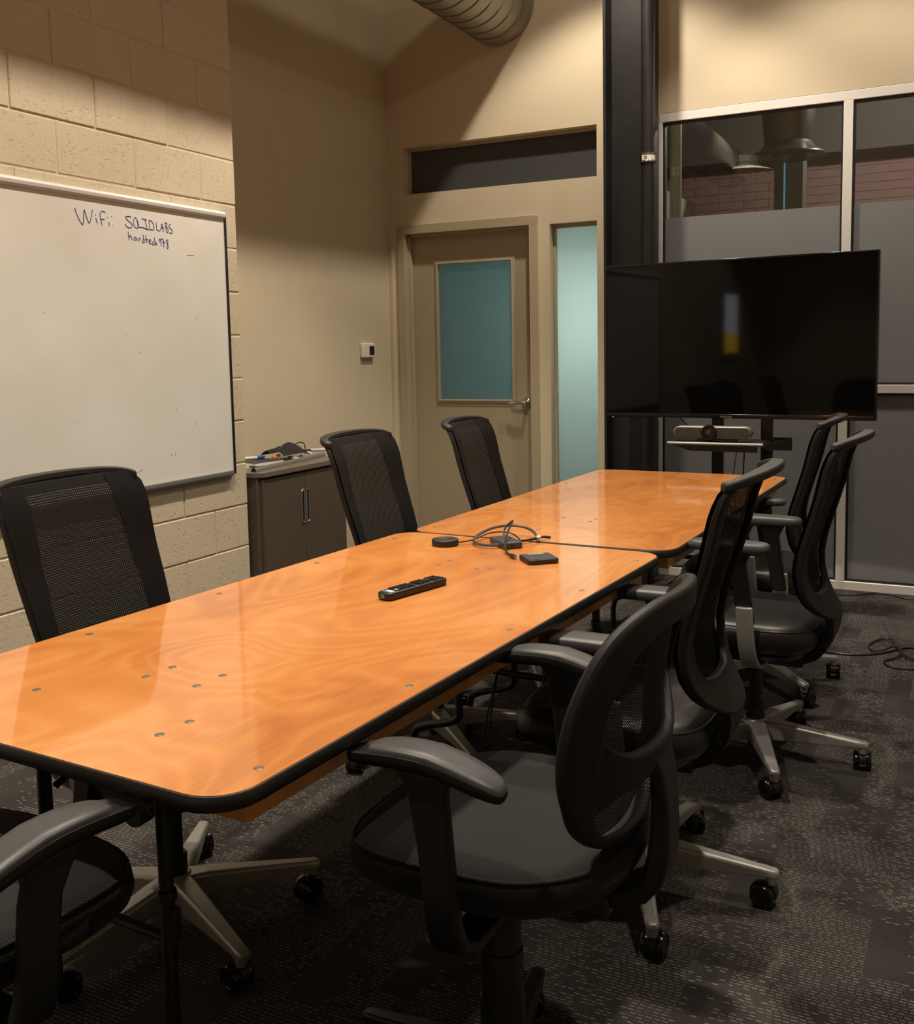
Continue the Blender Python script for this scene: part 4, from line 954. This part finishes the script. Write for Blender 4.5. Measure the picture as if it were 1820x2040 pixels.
for x in SX:
    obw('post', MB().box(x-0.029, x+0.029, 5.41, 5.45, 0.06, 1.62), M['steelblk'], std, bevel=0.004)
for z in (1.18, 1.48): obw('crossbar', MB().box(SX[0]-0.1, SX[1]+0.1, 5.385, 5.41, z, z+0.06), M['steelblk'], std, bevel=0.003)
obw('stand_base', MB().box(-1.45, -0.66, 5.40, 5.46, 0.03, 0.07).box(-1.45, -1.39, 5.15, 5.70, 0.03, 0.07).box(-0.72, -0.66, 5.15, 5.70, 0.03, 0.07), M['steelblk'], std, bevel=0.006)
for x in (-1.42, -0.69):
    for y in (5.19, 5.66): obw('foot_wheel', MB().lathe([(0.0, -0.012), (0.026, -0.012), (0.026, 0.012), (0.0, 0.012)], 16, (x, y, 0.026), 'y'), M['black'], std)
# equipment shelf
shz = 0.880
obw('shelf', MB().box(-1.375, -0.905, 5.145, 5.41, shz-0.006, shz), M['steelblk'], std, bevel=0.002)
obw('shelf_lip', MB().tube([(-1.378, 5.143, shz-0.006), (-0.90, 5.143, shz-0.006)], 0.0085, 10), M['silver'], std, smooth=True)
sd = MB()
sd.prism([(-1.36, shz-0.012), (-1.30, shz-0.034), (-1.27, shz-0.044), (-0.93, shz-0.046), (-0.93, shz-0.006), (-1.36, shz-0.006)], 5.16, 5.17, fn=lambda x, z, y: (x, y, z))
sd.prism([(5.16, shz-0.006), (5.16, shz-0.02), (5.30, shz-0.05), (5.41, shz-0.05), (5.41, shz-0.006)], -0.905, -0.897, fn=lambda y, z, x: (x, y, z))
sd.box(-0.897, -0.80, 5.40, 5.408, shz-0.055, shz+0.012)
sd.add([(-0.897, 5.20, shz-0.006), (-0.80, 5.402, shz+0.010), (-0.80, 5.402, shz-0.052), (-0.897, 5.20, shz-0.03), (-0.902, 5.20, shz-0.006), (-0.805, 5.41, shz+0.010), (-0.805, 5.41, shz-0.052), (-0.902, 5.20, shz-0.03)], [(0, 1, 2, 3), (7, 6, 5, 4), (0, 4, 5, 1), (3, 2, 6, 7)])
obw('shelf_bracket', sd, M['steelblk'], std)
for (x, y) in ((-1.245, 5.158), (-0.886, 5.235)): obw('bracket_screw', MB().lathe([(0.0, y), (0.004, y), (0.004, y+0.004)], 10, (x, 0, shz-0.030), 'y'), M['silver'], std)
# conference camera bar
vb = empty('video_conference_bar', (-1.165, 5.22, shz), 0.03, 'grey and silver video conference bar with a round camera lens on the shelf', 'camera')
def stad(hx, hz, n=12):
    P = []
    for (cx, a0) in ((hx-hz, -PI/2), (-hx+hz, PI/2)):
        for k in range(n+1): a = a0 + PI*k/n; P.append((cx+hz*math.cos(a), hz*math.sin(a)))
    return P
M['grille'] = pm('grey speaker fabric', (0.045, 0.042, 0.04), 0.8, bump=(900, 0.4, 0.0005))
ob('housing', MB().prism(stad(0.197, 0.031), -0.03, 0.045, fn=lambda x, z, y: (x, y, z+0.048)), M['silver'], vb, bevel=0.005, seg=3)
ob('speaker_grille', MB().prism(stad(0.190, 0.0255), -0.034, -0.029, fn=lambda x, z, y: (x, y, z+0.048)), M['grille'], vb, bevel=0.002)
ln = ob('lens_ring', MB().lathe([(0.040, -0.030), (0.040, -0.045), (0.036, -0.052), (0.030, -0.052), (0.026, -0.046), (0.018, -0.044), (0.0, -0.044)], 32, (-0.012, 0, 0.048), 'y'), M['gloss'], vb, smooth=True, ang=40)
ob('lens', MB().lathe([(0.014, -0.0445), (0.012, -0.049), (0.006, -0.052), (0.0, -0.053)], 20, (-0.012, 0, 0.048), 'y'), pm('coated lens glass', (0.05, 0.055, 0.06), 0.1), ln, smooth=True)
ob('foot', MB().box(-0.075, -0.005, -0.02, 0.03, 0.0, 0.018).box(0.06, 0.12, -0.02, 0.03, 0.0, 0.018).box(-0.05, 0.05, 0.0, 0.03, 0.008, 0.022), M['black'], vb, bevel=0.002)
def cable(name, pts, r, label, mat='cable', it=2, cat='cable', grp=None):
    return tag(ob(name, MB().tube(smoothpath(pts, it), r, 7), M[mat], smooth=True), label, cat, grp)
cable('cable', [(-1.40, 5.36, 1.03), (-1.36, 5.36, 0.98), (-1.29, 5.40, 0.89), (-1.24, 5.43, 0.84), (-1.18, 5.46, 0.77), (-1.12, 5.47, 0.5), (-1.10, 5.48, 0.1)], 0.003, 'thin black cable slanting down from the left underside of the television', cat='cable')
cable('cable', [(-1.08, 5.40, 0.874), (-1.085, 5.43, 0.80), (-1.10, 5.44, 0.72), (-1.12, 5.44, 0.5), (-1.11, 5.44, 0.08)], 0.0022, 'thin black cable curving down left below the shelf')
cable('cable', [(-1.045, 5.40, 0.874), (-1.042, 5.42, 0.80), (-1.05, 5.43, 0.70), (-1.05, 5.43, 0.4), (-1.04, 5.43, 0.08)], 0.0035, 'thicker black cable hanging straight down below the shelf')
cable('floor_cord', [(-1.0, 5.50, 0.004), (-0.78, 5.62, 0.004), (-0.62, 5.765, 0.004), (-0.52, 5.79, 0.004), (-0.45, 5.85, 0.006), (-0.40, 5.88, 0.006), (-0.33, 5.86, 0.005), (-0.27, 5.80, 0.004), (-0.16, 5.82, 0.004), (0.2, 5.80, 0.004)], 0.0035, 'thin black cord running along the foot of the glazed partition', cat='cord')
cable('floor_cord', [(-1.0, 4.78, 0.005), (-0.72, 4.693, 0.005), (-0.543, 4.66, 0.005), (-0.416, 4.65, 0.005), (-0.30, 4.732, 0.005), (-0.226, 4.862, 0.006), (-0.14, 4.88, 0.005), (0.1, 4.90, 0.005)], 0.0045, 'black floor cord lying straight out to the right from the farthest chair', cat='cord')
cable('floor_cord', [(0.15, 4.80, 0.005), (-0.05, 4.62, 0.005), (-0.20, 4.66, 0.012), (-0.262, 4.846, 0.018), (-0.280, 4.965, 0.014), (-0.335, 4.950, 0.008), (-0.375, 4.842, 0.006), (-0.357, 4.748, 0.006), (-0.300, 4.745, 0.014), (-0.262, 4.84, 0.02), (-0.225, 4.75, 0.016), (-0.24, 4.68, 0.008), (-0.305, 4.61, 0.005), (-0.257, 4.53, 0.005), (-0.15, 4.55, 0.005), (0.12, 4.60, 0.005)], 0.0045, 'black floor cord coiled in loops on the carpet at the right edge', cat='cord')

# ================================================================== THINGS ON THE TABLE
Zt = TH
# remote control, long axis from (-1.275,2.10) to (-1.225,2.33)
ra = math.atan2(0.222, 0.052)
rm = empty('remote_control', (-1.253, 2.218, Zt), ra, 'long black remote control with rows of small buttons on the near table', 'remote')
ob('body', MB().prism([(-0.112, -0.016), (-0.104, -0.0235), (0.104, -0.0235), (0.112, -0.016), (0.112, 0.016), (0.104, 0.0235), (-0.104, 0.0235), (-0.112, 0.016)], 0.001, 0.020), M['black'], rm, bevel=0.005, seg=3)
bt = MB()
for i in range(13):
    for j in range(4):
        if i in (5, 9): continue
        x = -0.070 + i*0.0135; y = -0.0150 + j*0.0100
        bt.box(x-0.0042, x+0.0042, y-0.0034, y+0.0034, 0.0195, 0.0228)
ob('buttons', bt, M['rubber'], rm)
ob('direction_pad', MB().lathe([(0.0, 0.0235), (0.008, 0.0235), (0.0095, 0.0195)], 16, (0.0515, 0, 0)), M['rubber'], rm)
ob('button_print', MB().box(-0.098, -0.082, -0.014, 0.010, 0.0196, 0.0203).box(-0.078, -0.075, -0.016, -0.006, 0.0228, 0.0232).box(-0.073, -0.071, -0.016, -0.008, 0.0228, 0.0232), M['paper'], rm)
ob('blue_label', MB().box(-0.103, -0.094, -0.008, 0.014, 0.0199, 0.0206), pm('blue label', (0.05, 0.16, 0.4), 0.4), rm)
ob('infrared_window', MB().box(-0.1133, -0.110, -0.007, 0.007, 0.005, 0.016), pm('infrared window', (0.12, 0.15, 0.14), 0.2), rm)
mp = empty('microphone_pod', (-1.462, 2.800, Zt), 0, 'round black table microphone pod near the joint of the tables', 'microphone')
ob('pod_body', MB().lathe([(0.0, 0.001), (0.040, 0.001), (0.0425, 0.004), (0.0425, 0.017), (0.040, 0.0205), (0.034, 0.0215), (0.018, 0.0205), (0.017, 0.0195), (0.0, 0.0195)], 36), M['blackframe'], mp, smooth=True, ang=50)
ob('pod_cable', MB().tube(smoothpath([(0.04, 0.01, 0.010), (0.075, 0.05, 0.012), (0.10, 0.12, 0.028), (0.155, 0.16, 0.026), (0.20, 0.13, 0.010)]), 0.0026, 7), M['cable'], mp, smooth=True)
hb_ = empty('power_adapter_box', (-1.280, 2.862, Zt), -0.78, 'dark grey rectangular adapter box with cables at the table joint', 'adapter')
M['hub'] = pm('dark slate plastic', (0.045, 0.045, 0.055), 0.4, bump=(500, 0.1, 0.0005))
ob('case', MB().box(-0.062, 0.062, -0.032, 0.032, 0.001, 0.021), M['hub'], hb_, bevel=0.004, seg=3)
ob('socket', MB().box(0.0615, 0.0625, -0.010, 0.004, 0.007, 0.014), M['gloss'], hb_)
def tcable(name, pts, r, label, mat='cable'):
    return cable(name, [(x, y, Zt+z) for x, y, z in pts], r, label, mat)
tcable('table_cable', [(-1.268, 2.83, 0.010), (-1.30, 2.80, 0.010), (-1.345, 2.80, 0.009), (-1.385, 2.84, 0.010), (-1.40, 2.90, 0.018), (-1.375, 2.99, 0.034), (-1.31, 3.04, 0.034), (-1.25, 3.02, 0.022), (-1.215, 2.965, 0.008), (-1.20, 2.935, 0.005)], 0.0046, 'thick grey-black cable curving in a wide loop over the adapter box', 'greycable')
tcable('table_cable', [(-1.315, 2.925, 0.012), (-1.330, 2.96, 0.035), (-1.300, 2.965, 0.062), (-1.285, 2.93, 0.066), (-1.275, 2.86, 0.040), (-1.250, 2.79, 0.024), (-1.225, 2.735, 0.008), (-1.195, 2.705, 0.006)], 0.0034, 'thin black cable arching up and over the adapter box towards a plug')
pl = empty('usb_plug', (-1.178, 2.688, Zt+0.008), -0.75, 'small black cable plug lying on the table in front of the adapter', 'plug')
ob('grip', MB().box(-0.022, 0.010, -0.0062, 0.0062, -0.0045, 0.0045), M['black'], pl, bevel=0.002)
ob('contact', MB().box(0.010, 0.018, -0.0042, 0.0042, -0.0015, 0.0015), M['silver'], pl)
tcable('table_cable', [(-1.240, 2.905, 0.010), (-1.225, 2.94, 0.010), (-1.205, 2.985, 0.012), (-1.19, 3.01, 0.006)], 0.0045, 'short black cable stub with a white tie behind the adapter box')
tag(ob('cable_tie', MB().lathe([(0.0058, -0.008), (0.0062, -0.006), (0.0062, 0.006), (0.0058, 0.008)], 10, (0, 0, 0), 'x'), M['white'], loc=(-1.213, 2.965, Zt+0.012), rz=1.1), 'small white cable tie behind the adapter box', 'tie')
sq = empty('square_controller', (-1.096, 2.682, Zt), 0.72, 'flat square black control pad with a pale label strip on the near table', 'controller')
ob('body', MB().prism(rounded(-0.047, 0.047, -0.047, 0.047, 0.012, 5), 0.001, 0.015), M['black'], sq, bevel=0.003)
ob('top_face', MB().prism(rounded(-0.042, 0.042, -0.042, 0.042, 0.010, 5), 0.0148, 0.0156), M['hub'], sq)
ob('label_strip', MB().box(-0.022, 0.026, 0.030, 0.038, 0.0154, 0.0158), pm('pale label', (0.45, 0.44, 0.25), 0.5), sq)
ob('button_ring', MB().lathe([(0.013, 0.0154), (0.013, 0.01575), (0.0145, 0.01575), (0.0145, 0.0154)], 20), M['black'], sq)
# power strip and cables hanging below the table
cable('hanging_cable', [(-0.995, 2.20, 0.70), (-1.00, 2.19, 0.62), (-1.03, 2.20, 0.52), (-1.06, 2.21, 0.40), (-1.07, 2.22, 0.25), (-1.10, 2.25, 0.02)], 0.0025, 'thin black cable hanging from under the near table beside the leather seat')
cable('hanging_cable', [(-0.99, 2.20, 0.69), (-1.02, 2.21, 0.56), (-1.05, 2.22, 0.42), (-1.03, 2.23, 0.28), (-0.98, 2.26, 0.15), (-0.97, 2.28, 0.02)], 0.0025, 'second thin black cable hanging under the near table, crossing the first')
tag(ob('power_strip', MB().box(-1.00, -0.955, 2.14, 2.38, 0.700, 0.726), M['black'], bevel=0.004), 'black power strip fixed under the right side of the near table', 'power strip')
